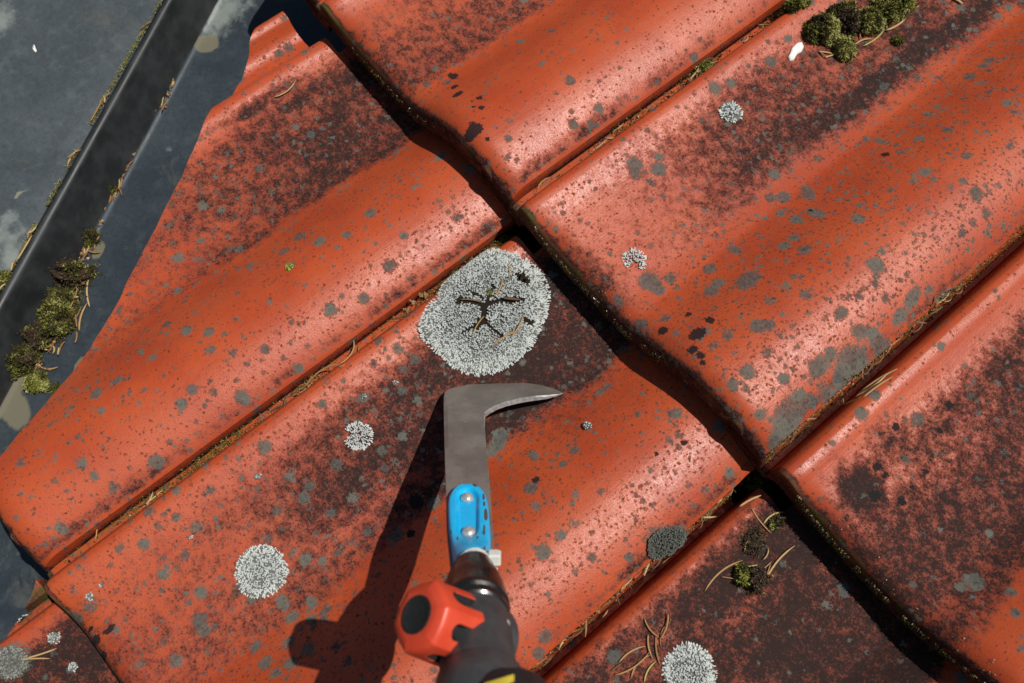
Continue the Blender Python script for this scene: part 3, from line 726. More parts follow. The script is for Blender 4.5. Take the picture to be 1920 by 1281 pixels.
moss('green moss tuft in the line of debris along the folded seam', 206, 358, SZ, 13, 12, .2, .009, .42, .2, 15, group=GV)
moss('moss scrap beside the sawn tile edge in the valley', 106, 728, SZ, 8, 5, .4, .003, .5, .2, 16)
moss('small moss scrap on the folded seam at the left edge', 10, 522, zl, 9, 8, .3, .006, .4, .35, 17)
P1 = (2, -1)
moss('green half of the small moss and earth lump on the blackened tile', 1391, 1078, P1, 9, 14, -.2, .008, .58, .1, 18)
moss('brown earth half of the small lump on the blackened tile', 1416, 1084, P1, 16, 17, .2, .011, .3, .95, 19, name='earth_lump')
moss('green tuft of needles and moss at the head of the blackened tile', 1453, 980, P1, 13, 8, .5, .004, .5, .55, 20)
moss('loose mossy crumbs between the two needles on the blackened tile', 1408, 1010, P1, 18, 24, .2, .0025, .25, .8, 21, dens=.45)
moss('dark moss tuft filling the corner where four tiles meet at the lower right', 1418, 896, P1, 16, 16, .5, .016, .42, .35, 22)
moss('dark moss tuft filling the corner where four tiles meet at the centre', 928, 455, (1, -1), 17, 17, .4, .010, .40, .4, 23)
moss('green moss bud in the cracked centre of the biggest lichen', 916, 551, (1, -1), 7, 6, 0, .004, .62, .05, 24, size=.0009)
moss('moss tuft in the gap at the top edge of the photo', 1492, 12, R1, 22, 12, .6, .008, .55, .2, 25)
moss('green moss tuft beside white crumbs in the upper tile gap', 1320, 132, R1, 13, 9, .6, .006, .70, .1, 26)

# ------------------------------------------------------------------ debris in the gaps (too fine to count)
def needle_into(mb, P0, P1, bend, w, tone, mi, rr, nseg=7):
    P0, P1 = np.asarray(P0), np.asarray(P1); d = P1 - P0; ln = np.linalg.norm(d); d = d / (ln + 1e-9)
    up = np.array([0, 0, 1.0]); s = np.cross(d, up); s /= np.linalg.norm(s) + 1e-9; u2 = np.cross(s, d)
    V = []; m_ = 6
    for q in range(nseg + 1):
        t = q / nseg; c = P0 + d * ln * t + s * bend * 4 * t * (1 - t); r = w * (.35 + .65 * min(1, t / .12)) * (1 - .75 * max(0, (t - .78) / .22))
        for a in range(m_):
            an = a * 2 * math.pi / m_; k = 1 - .35 * (a in (1, 4))
            V.append(c + s * r * math.cos(an) * k + u2 * r * .62 * math.sin(an))
    F = [(q * m_ + a, q * m_ + (a + 1) % m_, (q + 1) * m_ + (a + 1) % m_, (q + 1) * m_ + a) for q in range(nseg) for a in range(m_)]
    F += [tuple(range(m_))[::-1], tuple(nseg * m_ + a for a in range(m_))]
    mb.add(V, F, mi, tone)
def crumb_into(mb, P, size, tone, mi, rr):
    q = rr.normal(size=(3, 3)); q, _ = np.linalg.qr(q); sc = size * rr.uniform(.4, 1.3, 3)
    V0 = np.array([(1, 0, 0), (-1, 0, 0), (0, 1, 0), (0, -1, 0), (0, 0, 1), (0, 0, -1)], float) * sc * rr.uniform(.7, 1.2, (6, 1))
    V = V0 @ q.T + P; V[:, 2] += max(0, P[2] - V[:, 2].min()) * .6
    mb.add(V, [(0, 2, 4), (2, 1, 4), (1, 3, 4), (3, 0, 4), (2, 0, 5), (1, 2, 5), (3, 1, 5), (0, 3, 5)], mi, tone)
def gap_fill(label, ij, v0, v1, density, u0=-.0122, u1=-.0062, seed=0, green=.3, zup=.0, needles=.25, thick=.004, dark=.9):
    rr = np.random.default_rng(seed + 900); mb = MB(); key = ij[0] * 3 + ij[1]
    ln = v1 - v0; n = int(ln * 9000)
    for q in range(n):
        v = rr.uniform(v0, v1); u = rr.uniform(u0, u1)
        dn = density(v) if callable(density) else density
        dn *= .35 + 1.3 * float(fbm(v * 38 + seed, u * 60, 0, 3))
        if rr.random() > dn: continue
        P = np.array([ij[0] * W + u, ij[1] * L + v, float(surf(u, v, key)) + rr.random() ** 2 * thick * dn + zup * (.3 + 1.4 * float(fbm(v * 60 + seed, 8.0, 1, 3)))])
        r = rr.random(); gv = float(fbm(v * 20 + seed * 2, 3 + u * 10, 2, 3))
        if r < green * gv * 2.2:
            for _ in range(4): leafy(mb, P + rr.normal(0, .0008, 3) * (1, 1, .2), np.array([0, 0, 1.0]), rr, .0013, float(np.clip(.5 + rr.normal(0, .2), 0, 1)), 0)
        elif r < green * gv * 2.2 + needles * .16:
            a = rr.normal(0, .45) + math.pi / 2; l_ = rr.uniform(.006, .014); d = np.array([math.cos(a), math.sin(a), rr.normal(0, .08)]) * l_
            needle_into(mb, P - d / 2 + (0, 0, .001), P + d / 2 + (0, 0, .001), rr.normal(0, .0012), rr.uniform(.0003, .0006), rr.random() ** 2.2 * dark, 2, rr, 4)
        else: crumb_into(mb, P, rr.uniform(.0003, .0010), rr.random() ** 3 * dark, 3, rr)
    if mb.V:
        o = mb.build('gap_debris', [m_moss, m_soil, m_needle, m_crumb], None, tuple(mb.V[0]), smooth=False)
        tag(o, label, 'plant debris', None, 'stuff')
bump_ = lambda v, c, w: math.exp(-((v - c) / w) ** 2)
gap_fill('fine plant debris and moss in the gap between the sawn tile and the soiled tile', (1, -1), .01, L - .008, lambda v: .035 + .85 * sstep(.20, .30, v) * 1.0 + .5 * bump_(v, .12, .02) + .4 * bump_(v, .06, .015) + .45 * bump_(v, .165, .016) + .5 * bump_(v, .095, .02), seed=1, green=1.1)
gap_fill('sparse plant debris in the gap at the top between the clean and the spotted tile', (1, 0), .005, L, lambda v: .04 + .7 * bump_(v, .150, .016) + .5 * bump_(v, .09, .02) + .9 * bump_(v, .225, .02), seed=2, green=.5)
gap_fill('thick line of dry plant debris in the gap below the large spotted tile', (2, 0), .003, L, .95, u0=-.0185, u1=-.0114, seed=3, green=.60, needles=.36, zup=.0026, thick=.005, dark=.75)
gap_fill('line of dry needles and crumbs in the gap below the soiled tile', (2, -1), .06, L - .006, .92, u0=-.0185, u1=-.0114, seed=4, green=.34, needles=.5, zup=.0022, thick=.005, dark=.8)
# moss and dirt on the shaded front lips
def lip_fill(label, ij, u0, u1, seed, dens):
    rr = np.random.default_rng(seed + 1300); mb = MB(); key = ij[0] * 3 + ij[1]
    for q in range(int((u1 - u0) * 9000 * dens)):
        u = rr.uniform(u0, u1)
        if float(fbm(u * 60 + seed, 2.2, 0, 3)) < .42: continue
        f = rr.random(); v = .0012 * rr.random() - .0004; z = float(surf(u, .0004, key)) - .008 * f
        P = np.array([ij[0] * W + u, ij[1] * L - .0006, z])
        if rr.random() < .5: leafy(mb, P, np.array([0, -1.0, .2]), rr, .0009, float(np.clip(.42 + rr.normal(0, .2), 0, 1)), 0)
        else: crumb_into(mb, P + (0, .0004, 0), rr.uniform(.0003, .0008), rr.random() ** 2, 1, rr)
        if rr.random() < .05 and float(fbm(u * 140, seed + .5, 1, 2)) > .56:
            v2 = rr.uniform(.002, .0095); P = np.array([ij[0] * W + u, ij[1] * L + v2, float(surf(u, v2, key)) + .0002]); crumb_into(mb, P, rr.uniform(.00015, .0005), rr.uniform(.6, .95), 1, rr)
    o = mb.build('lip_moss', [m_moss, m_crumb], None, tuple(mb.V[0]), smooth=False); tag(o, label, 'plant debris', None, 'stuff')
lip_fill('moss crumbs clinging to the shaded front lip of the top centre tile', (0, 0), .02, .12, 1, .6)
lip_fill('moss crumbs clinging to the shaded front lip of the large spotted tile', (1, 0), .004, .12, 2, 1.0)
lip_fill('moss crumbs clinging to the shaded front lip of the pinkish tile', (2, 0), .01, .15, 3, 1.3)
# along the folded seam
def seam_fill(label, pts, on, seed, dens, w, ndl, mossy, tone=None, name='valley_debris'):
    rr = np.random.default_rng(seed + 1700); mb = MB()
    P = [at(px, py, on) for px, py in pts]
    for a, b in zip(P[:-1], P[1:]):
        ln = np.linalg.norm(b - a)
        for q in range(int(ln * 2600 * dens)):
            c = a + (b - a) * rr.random() + np.array([*(VN * rr.normal(0, w)), rr.random() * w * .6])
            if float(fbm(c[0] * 70 + seed, c[1] * 70, 1, 3)) < .45: continue
            r = rr.random(); tn = tone if tone is not None else rr.random()
            if r < mossy:
                for _ in range(3): leafy(mb, c + rr.normal(0, .0008, 3) * (1, 1, .2), np.array([0, 0, 1.0]), rr, .0013, float(np.clip((.5 if tone is None else tone) + rr.normal(0, .15), 0, 1)), 0)
            elif r < mossy + ndl:
                an = math.atan2(VD[1], VD[0]) + rr.normal(0, .5); l_ = rr.uniform(.005, .013); d = np.array([math.cos(an), math.sin(an), rr.normal(0, .1)]) * l_
                needle_into(mb, c - d / 2 + (0, 0, .001), c + d / 2 + (0, 0, .001), rr.normal(0, .001), rr.uniform(.0003, .0007), rr.uniform(.25, .9), 1, rr, 4)
            else: crumb_into(mb, c, rr.uniform(.0004, .0016) if tone is None else rr.uniform(.0002, .0006), tn * .9 if tone is None else rr.uniform(.1, .6), 2, rr)
    o = mb.build(name, [m_moss, m_needle, m_crumb], None, tuple(mb.V[0]), smooth=False); tag(o, label, 'plant debris', None, 'stuff')
seam_fill('loose line of bark bits, needles and moss along the foot of the folded seam', [(325, 140), (290, 210), (262, 262), (232, 310), (200, 372), (172, 430), (150, 470)], SZ + .001, 1, 5.0, .0024, .16, .22)
seam_fill('bits of bark around the moss clumps in the valley', [(150, 470), (128, 560), (95, 640), (60, 710)], SZ, 2, 2.4, .006, .16, .2)
seam_fill('sparse crumbs at the top of the folded seam foot', [(400, 5), (372, 50)], SZ, 3, 1.0, .001, .4, .3)
seam_fill('thin line of yellowish moss along the crest of the folded seam', [(302, 2), (250, 92), (200, 180), (152, 268), (108, 350), (62, 432), (30, 490), (2, 545)], zl + .0004, 4, 2.6, .0003, .01, .45, .80, 'seam_moss')

# ------------------------------------------------------------------ single needles
NEEDLES = [
 # x0, y0, x1, y1, bend(px), width(px), tone, surface, label
 (1160, 1243, 1210, 1212, -6, 4.5, .55, P1, 'long light brown needle at the left of the heap beside the bottom lichen'),
 (1153, 1266, 1218, 1222, 7, 4.5, .5, P1, 'lowest left needle of the heap beside the bottom lichen'),
 (1146, 1258, 1166, 1243, 0, 3.5, .15, P1, 'short dark needle at the left tip of the heap beside the bottom lichen'),
 (1183, 1272, 1220, 1228, -8, 4.5, .5, P1, 'hooked needle in the middle of the heap beside the bottom lichen'),
 (1208, 1159, 1236, 1196, 5, 4.5, .4, P1, 'needle slanting in from the top left of the heap beside the bottom lichen'),
 (1215, 1190, 1224, 1236, 4, 4.5, .55, P1, 'upright needle in the middle of the heap beside the bottom lichen'),
 (1230, 1190, 1238, 1248, 4, 4.5, .35, P1, 'long upright needle touching the rim of the bottom lichen'),
 (1252, 1150, 1236, 1200, -5, 4.5, .5, P1, 'topmost needle of the heap beside the bottom lichen'),
 (1248, 1172, 1240, 1216, 6, 3.5, .3, P1, 'thin curved needle at the right of the heap beside the bottom lichen'),
 (1257, 1160, 1254, 1172, 0, 3, .25, P1, 'tiny needle stub above the rim of the bottom lichen'),
 (1208, 1279, 1230, 1240, -5, 4, .95, P1, 'greenish needle at the bottom of the heap beside the bottom lichen'),
 (1321, 1109, 1392, 1051, -9, 4.5, .55, P1, 'long pale needle left of the earth lump on the blackened tile'),
 (1434, 1090, 1489, 1024, -6, 5, .7, P1, 'long straight pale needle right of the earth lump on the blackened tile'),
 (1409, 954, 1446, 1001, 3, 3.5, .55, P1, 'needle crossing the mossy crumbs near the head of the blackened tile'),
 (1431, 983, 1469, 961, -6, 4.5, .75, P1, 'yellowish needle beside the rib end of the blackened tile'),
 (1382, 955, 1422, 934, -2, 5, .85, P1, 'flat yellow needle lying across the gap end at the lower right junction'),
 (1395, 1036, 1404, 1010, -2, 3.5, .6, P1, 'short needle among the crumbs above the earth lump'),
 (1410, 1030, 1427, 1020, 2, 4, .65, P1, 'short bright needle among the crumbs above the earth lump'),
 (1430, 1050, 1440, 1028, 3, 3, .7, P1, 'thin upright needle right of the crumbs on the blackened tile'),
 (1396, 1064, 1420, 1060, 0, 3, .9, P1, 'short greenish needle just above the earth lump'),
 (1427, 1070, 1446, 1054, 0, 3, .5, P1, 'short needle at the upper right of the earth lump'),
 (1436, 1082, 1444, 1058, 0, 3, .4, P1, 'short steep needle right beside the earth lump'),
 (1352, 1082, 1378, 1086, 0, 3, .35, P1, 'short brown needle left of the earth lump'),
 (514, 184, 556, 152, 8, 3.5, .75, (0, -1), 'single curved straw-coloured needle near the top of the sawn tile'),
 (953, 498, 955, 527, -2, 3.6, .5, (1, -1), 'upright needle in the upper half of the biggest lichen'),
 (943, 530, 927, 561, -3, 4.2, .55, (1, -1), 'needle running up from the cracked centre of the biggest lichen'),
 (909, 596, 887, 635, 3, 3.2, .5, (1, -1), 'thin needle below the cracked centre of the biggest lichen'),
 (983, 592, 958, 637, -3, 3.6, .55, (1, -1), 'steeper of the two needles at the lower right of the biggest lichen'),
 (977, 624, 923, 655, 6, 3.8, .55, (1, -1), 'longer flat needle at the lower right of the biggest lichen'),
 (943, 562, 977, 566, 0, 7, .02, (1, -1), 'dark twig piece right of the cracked centre of the biggest lichen'),
 (865, 566, 905, 571, -3, 3.5, .15, (1, -1), 'thin brown twig left of the cracked centre of the biggest lichen'),
 (818, 552, 895, 478, 8, 3.5, .65, (1, -1), 'long pale needle along the gap at the upper left rim of the biggest lichen'),
 (822, 545, 850, 520, 3, 3.5, .4, (1, -1), 'brown needle in the gap beside the biggest lichen'),
 (583, 715, 640, 686, -9, 4, .6, (1, -1), 'bent needle in the gap between the sawn tile and the soiled tile'),
 (640, 684, 668, 642, 12, 4, .6, (1, -1), 'curved needle ending at the green patch in the gap'),
 (636, 690, 674, 648, 13, 3.6, .5, (1, -1), 'second curved needle hugging the first in the gap'),
 (182, 1013, 198, 986, 0, 2.6, .7, (1, -1), 'single straight needle in the gap near the lower left corner'),
 (54, 1234, 110, 1216, 1, 4.2, .75, (1, -2), 'upper of the two crossed needles in the bottom left corner'),
 (38, 1237, 96, 1235, -1, 4, .65, (1, -2), 'lower of the two crossed needles in the bottom left corner'),
 (1603, 2, 1603, 33, 0, 4, .75, R1, 'yellowish needle standing between the clumps of the top right cluster'),
 (1606, 33, 1619, 14, 0, 4, .4, R1, 'brown needle leaning at the middle of the top right cluster'),
 (1660, 60, 1699, 34, 4, 5, .75, R1, 'long yellow needle at the lower right of the top right cluster'),
 (1617, 89, 1657, 58, 4, 3.6, .97, R1, 'green needle below the pale clump of the top right cluster'),
 (1602, 87, 1632, 76, -4, 4.5, .65, R1, 'orange-brown bent needle below the bare clump of the top right cluster'),
 (1690, 22, 1700, 44, 5, 3, .7, R1, 'thin curved needle at the right end of the top right cluster'),
 (1534, 99, 1560, 102, 0, 4, .7, R1, 'upper of the two short needles below the top right cluster'),
 (1546, 110, 1562, 105, 0, 4, .75, R1, 'lower of the two short needles below the top right cluster'),
 (1536, 99, 1548, 110, 0, 3, .5, R1, 'short connecting needle below the top right cluster'),
 (1614, 76, 1612, 60, -2, 3.4, .4, R1, 'little brown needle stub beneath the pale clump of the top right cluster'),
 (1782, -3, 1804, 10, -1, 6, .8, R1, 'thick pale needle end at the top edge near the right corner'),
 (937, 400, 957, 415, 0, 3, .8, (1, -1), 'pale needle stub at the central tile junction'),
 (600, 14, 612, 2, 1, 3, .9, (0, -1), 'pale needle stub at the top corner of the sawn tile'),
 (383, 40, 400, 4, 2, 4.5, .5, SZ, 'brown needle at the foot of the seam near the top edge'),
 (310, 172, 324, 142, 3, 4, .75, SZ, 'pale curved needle high at the foot of the folded seam'),
 (262, 250, 280, 214, 4, 4, .7, SZ, 'long pale needle at the foot of the folded seam'),
 (272, 250, 287, 218, 5, 3.5, .6, SZ, 'second pale needle curving beside the long one at the seam foot'),
 (212, 335, 231, 369, -2, 4.5, .3, SZ, 'reddish flat needle right of the green tuft at the seam foot'),
 (236, 300, 252, 282, 0, 5, .75, SZ, 'pale bark sliver in the line of debris at the seam foot'),
 (142, 478, 156, 442, 2, 5, .5, SZ, 'brown needle below the small dark tuft in the valley'),
 (160, 460, 192, 474, 8, 4.5, .45, SZ, 'curved brown needle right of the small dark tuft in the valley'),
 (178, 468, 190, 442, -3, 4, .45, SZ, 'upright brown needle right of the small dark tuft in the valley'),
 (170, 577, 172, 508, -7, 4.5, .8, SZ, 'long yellow needle right of the two large valley moss clumps'),
 (151, 622, 166, 570, -5, 4.5, .65, SZ, 'pale bent needle beside the darkest valley moss clump'),
 (146, 615, 144, 590, 0, 4, .35, SZ, 'reddish bark sliver at the right of the darkest valley moss clump'),
 (143, 645, 145, 622, 2, 4.5, .35, SZ, 'dark brown needle below the darkest valley moss clump'),
 (96, 655, 92, 632, 3, 4.5, .35, SZ, 'brown needle between the lower valley moss clumps'),
 (76, 688, 111, 689, 5, 4.5, .6, SZ, 'pale needle right of the ragged valley moss clump'),
 (172, 230, 193, 190, 0, 4, .4, zl + .001, 'brown needle lying along the crest of the folded seam'),
 (35, 490, 62, 443, 0, 4.5, .7, zl + .001, 'long pale needle along the seam crest at the left edge'),
 (0, 547, 14, 534, -2, 4.5, .9, zl + .001, 'yellow needle on the seam crest at the left edge'),
 (1592, 757, 1668, 706, -4, 4.5, .8, (2, 0), 'longest pale needle in the bundle stuck in the gap at the right'),
 (1600, 752, 1652, 712, 3, 4, .75, (2, 0), 'upper needle of the bundle stuck in the gap at the right'),
 (1606, 758, 1660, 720, -2, 4, .6, (2, 0), 'lower needle of the bundle stuck in the gap at the right'),
 (1560, 772, 1600, 758, 2, 4, .97, (2, 0), 'green blade of moss below the needle bundle in the right gap'),
 (1186, 1120, 1226, 1080, -3, 4.5, .65, P1, 'pale needle lying along the gap below the soiled tile'),
 (1123, 1172, 1140, 1145, 0, 4, .5, P1, 'reddish needle in the lower part of the gap below the soiled tile'),
 (1240, 1060, 1262, 1044, 0, 4.5, .5, P1, 'brown needle end by the grey cushion in the gap'),
]
nr = np.random.default_rng(77)
for (x0, y0_, x1, y1_, bend, wpx, tone, on, lb) in NEEDLES:
    up = .0009
    if 'biggest lichen' in lb and 'rim' not in lb and 'gap' not in lb: up = .0026
    if on == (2, 0): up = .012
    if on == P1 and 'gap' in lb: up = .008
    P0, P1_ = at(x0, y0_, on, up), at(x1, y1_, on, up)
    k = px_m(P0); r = wpx / k * .43
    mb = MB(); needle_into(mb, P0 + (0, 0, nr.uniform(0, .0008)), P1_ + (0, 0, nr.uniform(0, .0012)), bend / k, r, tone, 0, nr, 10)
    nm_ = 'conifer_needle'; ct = 'needle'
    if 'twig' in lb: nm_, ct = 'twig', 'twig'
    if 'bark' in lb: nm_, ct = 'bark_sliver', 'bark'
    o = mb.build(nm_, m_needle, None, tuple(P0)); tag(o, lb, ct, 'fallen needles and twigs')
for (px, py, r, tone, on, up, lb) in [(797, 558, 10, .55, (1, -1), .003, 'curled tan bud scale in the gap at the left of the biggest lichen'), (776, 570, 7, .72, (1, -1), .003, 'small pale bud scale left of the larger curled one in the gap'), (764, 584, 7, .5, (1, -1), .002, 'lowest tan bud scale in the gap left of the biggest lichen'),
                                    (230, 313, 7, .5, SZ, .002, 'orange bud scale in the debris line at the seam foot'), (190, 398, 10, .5, SZ, .002, 'large orange bud scale near the green tuft at the seam foot'), (262, 268, 6, .45, SZ, .002, 'small brown bud scale high in the seam debris'),
                                    (983, 523, 11, .05, (1, -1), .003, 'dark bark flake on the upper right of the biggest lichen')]:
    mb = MB(); P = at(px, py, on, up); k = px_m(P)
    for q in range(5):
        crumb_into(mb, P + nr.normal(0, r / k * .35, 3), r / k * .6, float(np.clip(tone + nr.normal(0, .07), 0, 1)), 0, nr)
    o = mb.build('bark_flake' if 'bark' in lb else 'bud_scale', m_crumb, None, tuple(P), smooth=False); tag(o, lb, 'bark' if 'bark' in lb else 'bud scale')

# ------------------------------------------------------------------ the scraper
TA = un(883, 1050, .135) - un(868, 738, .022); TA /= np.linalg.norm(TA)
TO = un(868, 738, .0225)
TS = CR[0] - (CR[0] @ TA) * TA; TS /= np.linalg.norm(TS)
TN = np.cross(TS, TA)
if TN @ (CAM - TO) < 0: TN = -TN
def tp(s, a, n=0.0): return TO + TS * s + TA * a + TN * n
def tpx(px, py):
    d = ray(px, py); t = ((TO - CAM) @ TN) / (d @ TN); X = CAM + d * t - TO; return float(X @ TS), float(X @ TA)
tool = empty('joint_scraper', tuple(TO)); tool['_o'] = tuple(TO)
tag(tool, 'telescopic joint scraper with a hooked steel blade, blue bracket and red knob', 'scraper')
def steel(name):
    g = NG(name); v = g.coord(); vs = g.coord((0, 0, 0), (1, 1, 1))
    n1 = g.noise(v, 45, 5, .65); n2 = g.noise(v, 700, 3, .6); n3 = g.noise(v, 160, 6, .7)
    c = g.mix(g.step(.35, .65, n1), (.185, .160, .138), (.265, .240, .212))
    c = g.mix(g.math('MULTIPLY', g.step(.5, .75, n3), .5), c, (.25, .195, .18))
    n4 = g.noise(g.coord((.2, .1, 0), (1, .12, 1)), 900, 3, .6); n5 = g.noise(g.coord((.4, .1, 0), (.15, 1, .5)), 700, 2, .6)
    c = g.mix(g.math('MULTIPLY', g.step(.66, .72, n4), .45), c, (.5, .47, .43)); c = g.mix(g.math('MULTIPLY', g.step(.66, .72, n5), .4), c, (.14, .11, .10))
    c = g.mix(g.math('MULTIPLY', g.step(.66, .74, n2), .35), c, (.5, .48, .45))
    g.bump(g.math('ADD', n3, g.math('MULTIPLY', n2, .5)), .18, .0004)
    return g.fin(c, g.rng(n3, .3, .7, .40, .6), .35, .5)
m_steel = steel('scraper_steel'); m_edge = plain('ground_steel_edge', (.42, .41, .39), .4, .5, .2, 500)
OUT = [(832, 743, .25), (834, 735, .25), (840, 730, .25), (850, 727, .1), (880, 721, .1), (915, 717, .1), (945, 715.5, .1), (975, 717, .1), (1005, 720.5, .1), (1030, 726, .1), (1045, 731, .1), (1056, 737, .0),
       (1046, 739.6, .2), (1025, 742, .7), (1000, 744.5, 1.1), (975, 748.5, 1.2), (950, 754.5, 1.2), (932, 761, 1.2), (919, 768, 1.1), (911, 774, .9), (909, 780, .5), (909, 800, .25), (912, 840, .25), (915, 870, .25), (918, 905, .25), (921, 950, .25), (924.5, 1000, .25), (924.5, 1050, .25), (922, 1080, .25), (905, 1090, .1), (862, 1090, .1),
       (850, 1082, .25), (844, 1060, .25), (840, 1020, .25), (837, 985, .25), (836, 920, .25), (834.5, 880, .25), (833.5, 842, .25), (833.4, 838, 2.1), (832.6, 800, 2.1), (832, 760, 2.1)]
o2 = [tpx(a, b) for a, b, _ in OUT]; ins = [c * .001 for *_, c in OUT]; m_ = len(o2)
inner = []
for k in range(m_):
    p0, p1, p2 = np.array(o2[k - 1]), np.array(o2[k]), np.array(o2[(k + 1) % m_])
    e = (p2 - p0); e /= np.linalg.norm(e); nrm = np.array([-e[1], e[0]]); inner.append((p1, nrm))
area = sum(o2[k - 1][0] * o2[k][1] - o2[k][0] * o2[k - 1][1] for k in range(m_))
sg = 1 if area > 0 else -1
inn = [p + nrm * ins[k] * sg for k, (p, nrm) in enumerate(inner)]
TH = .0024
V = [tp(a, b, -TH * min(1, .12 + .9 * math.hypot(a - o2[11][0], b - o2[11][1]) / .012)) for a, b in o2] + [tp(a, b, -.0007 if ins[k] > .0005 else -.0002) for k, (a, b) in enumerate(o2)] + [tp(q[0], q[1], 0) for q in inn]
F = [tuple(range(2 * m_, 3 * m_)), tuple(range(m_))[::-1]]; mi = [0, 0]
for k in range(m_):
    k2 = (k + 1) % m_
    F.append((k, k2, m_ + k2, m_ + k)); mi.append(1 if 11 <= k <= 20 else 0)
    F.append((m_ + k, m_ + k2, 2 * m_ + k2, 2 * m_ + k)); mi.append(1 if 11 <= k <= 20 else 0)
if area < 0: F = [f[::-1] for f in F]
# keep the face facing the viewer outward
mesh_obj('blade', np.array(V) - TO, F, [m_steel, m_edge], tool, smooth=False, mi=mi)

# blue bracket
g = NG('blue_paint'); v = g.coord(); n1 = g.noise(v, 260, 5, .65); n2 = g.noise(v, 900, 3, .6); ch = g.attr('tone')
cm = g.step(.42, .50, g.math('ADD', ch, g.math('MULTIPLY', g.math('SUBTRACT', n1, .5), .8)))
bc = g.mix(g.step(.35, .7, n1), (.004, .44, .83), (.009, .50, .90)); bc = g.mix(g.math('MULTIPLY', g.step(.62, .72, n2), .3), bc, (.30, .55, .75))
bc = g.mix(cm, bc, (.085, .055, .04)); g.bump(n2, .1, .0003); m_blue = g.fin(bc, g.rng(cm, 0, 1, .28, .8), 0, .5)
LFT = [(916, 872), (918, 864), (921, 857), (926, 850), (932, 845), (940, 841), (950, 839), (965, 839), (985, 840), (1005, 841.5), (1020, 844), (1035, 846), (1055, 849), (1075, 852), (1092, 855)]
RGT = [(916, 884), (918, 892), (921, 898), (926, 904), (932, 909), (940, 913), (950, 915), (965, 916.5), (985, 918), (1005, 919.5), (1020, 920), (1035, 920), (1055, 920), (1075, 920), (1092, 918)]
ys = np.concatenate([np.linspace(916, 932, 9), np.linspace(935, 1092, 46)]); cs = np.linspace(0, 1, 41)
V = []; TN_ = []
def inrect(x, y, x0, x1, y0, y1, r):
    dx = max(x0 + r - x, 0, x - x1 + r); dy = max(y0 + r - y, 0, y - y1 + r); return r - math.hypot(dx, dy)
for y in ys:
    xl = np.interp(y, *zip(*LFT)); xr = np.interp(y, *zip(*RGT))
    for c in cs:
        x = xl + (xr - xl) * c
        ed = min(x - xl, xr - x, (y - 915.5) * 1.2) / 7.0
        h = .0006 + .0029 * math.sqrt(max(0, 1 - (1 - min(1, ed)) ** 2))
        d = inrect(x, y, 857, 897, 928, 1019, 19)
        h -= .0023 * float(sstep(-2.5, 4.5, d))
        tb = float(sstep(1012, 1066, y)); q = (c - .5) * 2
        h = h * (1 - tb) + tb * (.0006 + .0082 * math.sqrt(max(0, 1 - q * q * .98)))
        s, a = tpx(x, y); V.append(tp(s, a, h))
        t_ = 0
        for (bx, by, r, ra) in ((911, 978, 6.5, .5), (907, 945, 4, .6), (908, 958, 3, .7), (908, 1005, 4, .5), (907, 1012, 3, 1), (895, 1024, 3, .6), (858, 1025, 3, .5), (909, 1050, 3, .5), (908, 1062, 5, 1.0), (893, 920, 3, 2), (846, 1010, 2.5, .6)):
            t_ = max(t_, 1 - .5 * math.hypot((x - bx) / ra, (y - by) / 1.6) / r)
        TN_.append(max(0, t_))
nu, nv = len(cs), len(ys); idx = np.arange(nu * nv).reshape(nv, nu)
F = np.stack([idx[:-1, :-1].ravel(), idx[1:, :-1].ravel(), idx[1:, 1:].ravel(), idx[:-1, 1:].ravel()], -1)
# rim down to the blade face
Vr = [v_ for v_ in V]; per = list(idx[:, 0]) + list(idx[-1, 1:]) + list(idx[::-1, -1])[1:] + list(idx[0, ::-1])[1:-1]
b0 = len(Vr); Vr += [V[k] - TN * (((V[k] - TO) @ TN) - .00015) for k in per]
F = [tuple(f) for f in F] + [(per[k], per[(k + 1) % len(per)], b0 + (k + 1) % len(per), b0 + k) for k in range(len(per))]
br = mesh_obj('bracket', np.array(Vr) - TO, F, m_blue, tool, smooth=True, attrs={'tone': TN_ + [0] * len(per)})
br['label'] = 'chipped blue bracket'
m_riv = plain('rivet_steel', (.56, .54, .51), .38, .45, .2, 700, .1)
for (rx, ry, rp) in ((876, 940, 12.8), (879, 1004.5, 13.8)):
    s, a = tpx(rx, ry); k = px_m(tp(s, a)); r = rp / k; mb = MB(); Vq = []; na = 24
    rad = [(1, .0), (1.0, .10), (.96, .28), (.85, .50), (.66, .72), (.42, .88), (.2, .96)]
    for f, h in rad:
        for q in range(na): Vq.append(tp(s + r * f * math.cos(2 * math.pi * q / na), a + r * f * math.sin(2 * math.pi * q / na), .0014 + .0027 * h))
    Vq.append(tp(s, a, .0014 + .0027)); Fq = [(k2 * na + q, k2 * na + (q + 1) % na, (k2 + 1) * na + (q + 1) % na, (k2 + 1) * na + q) for k2 in range(len(rad) - 1) for q in range(na)]
    Fq += [((len(rad) - 1) * na + q, (len(rad) - 1) * na + (q + 1) % na, len(rad) * na) for q in range(na)]
    o = mesh_obj('rivet', np.array(Vq) - TO, Fq, m_riv, br)

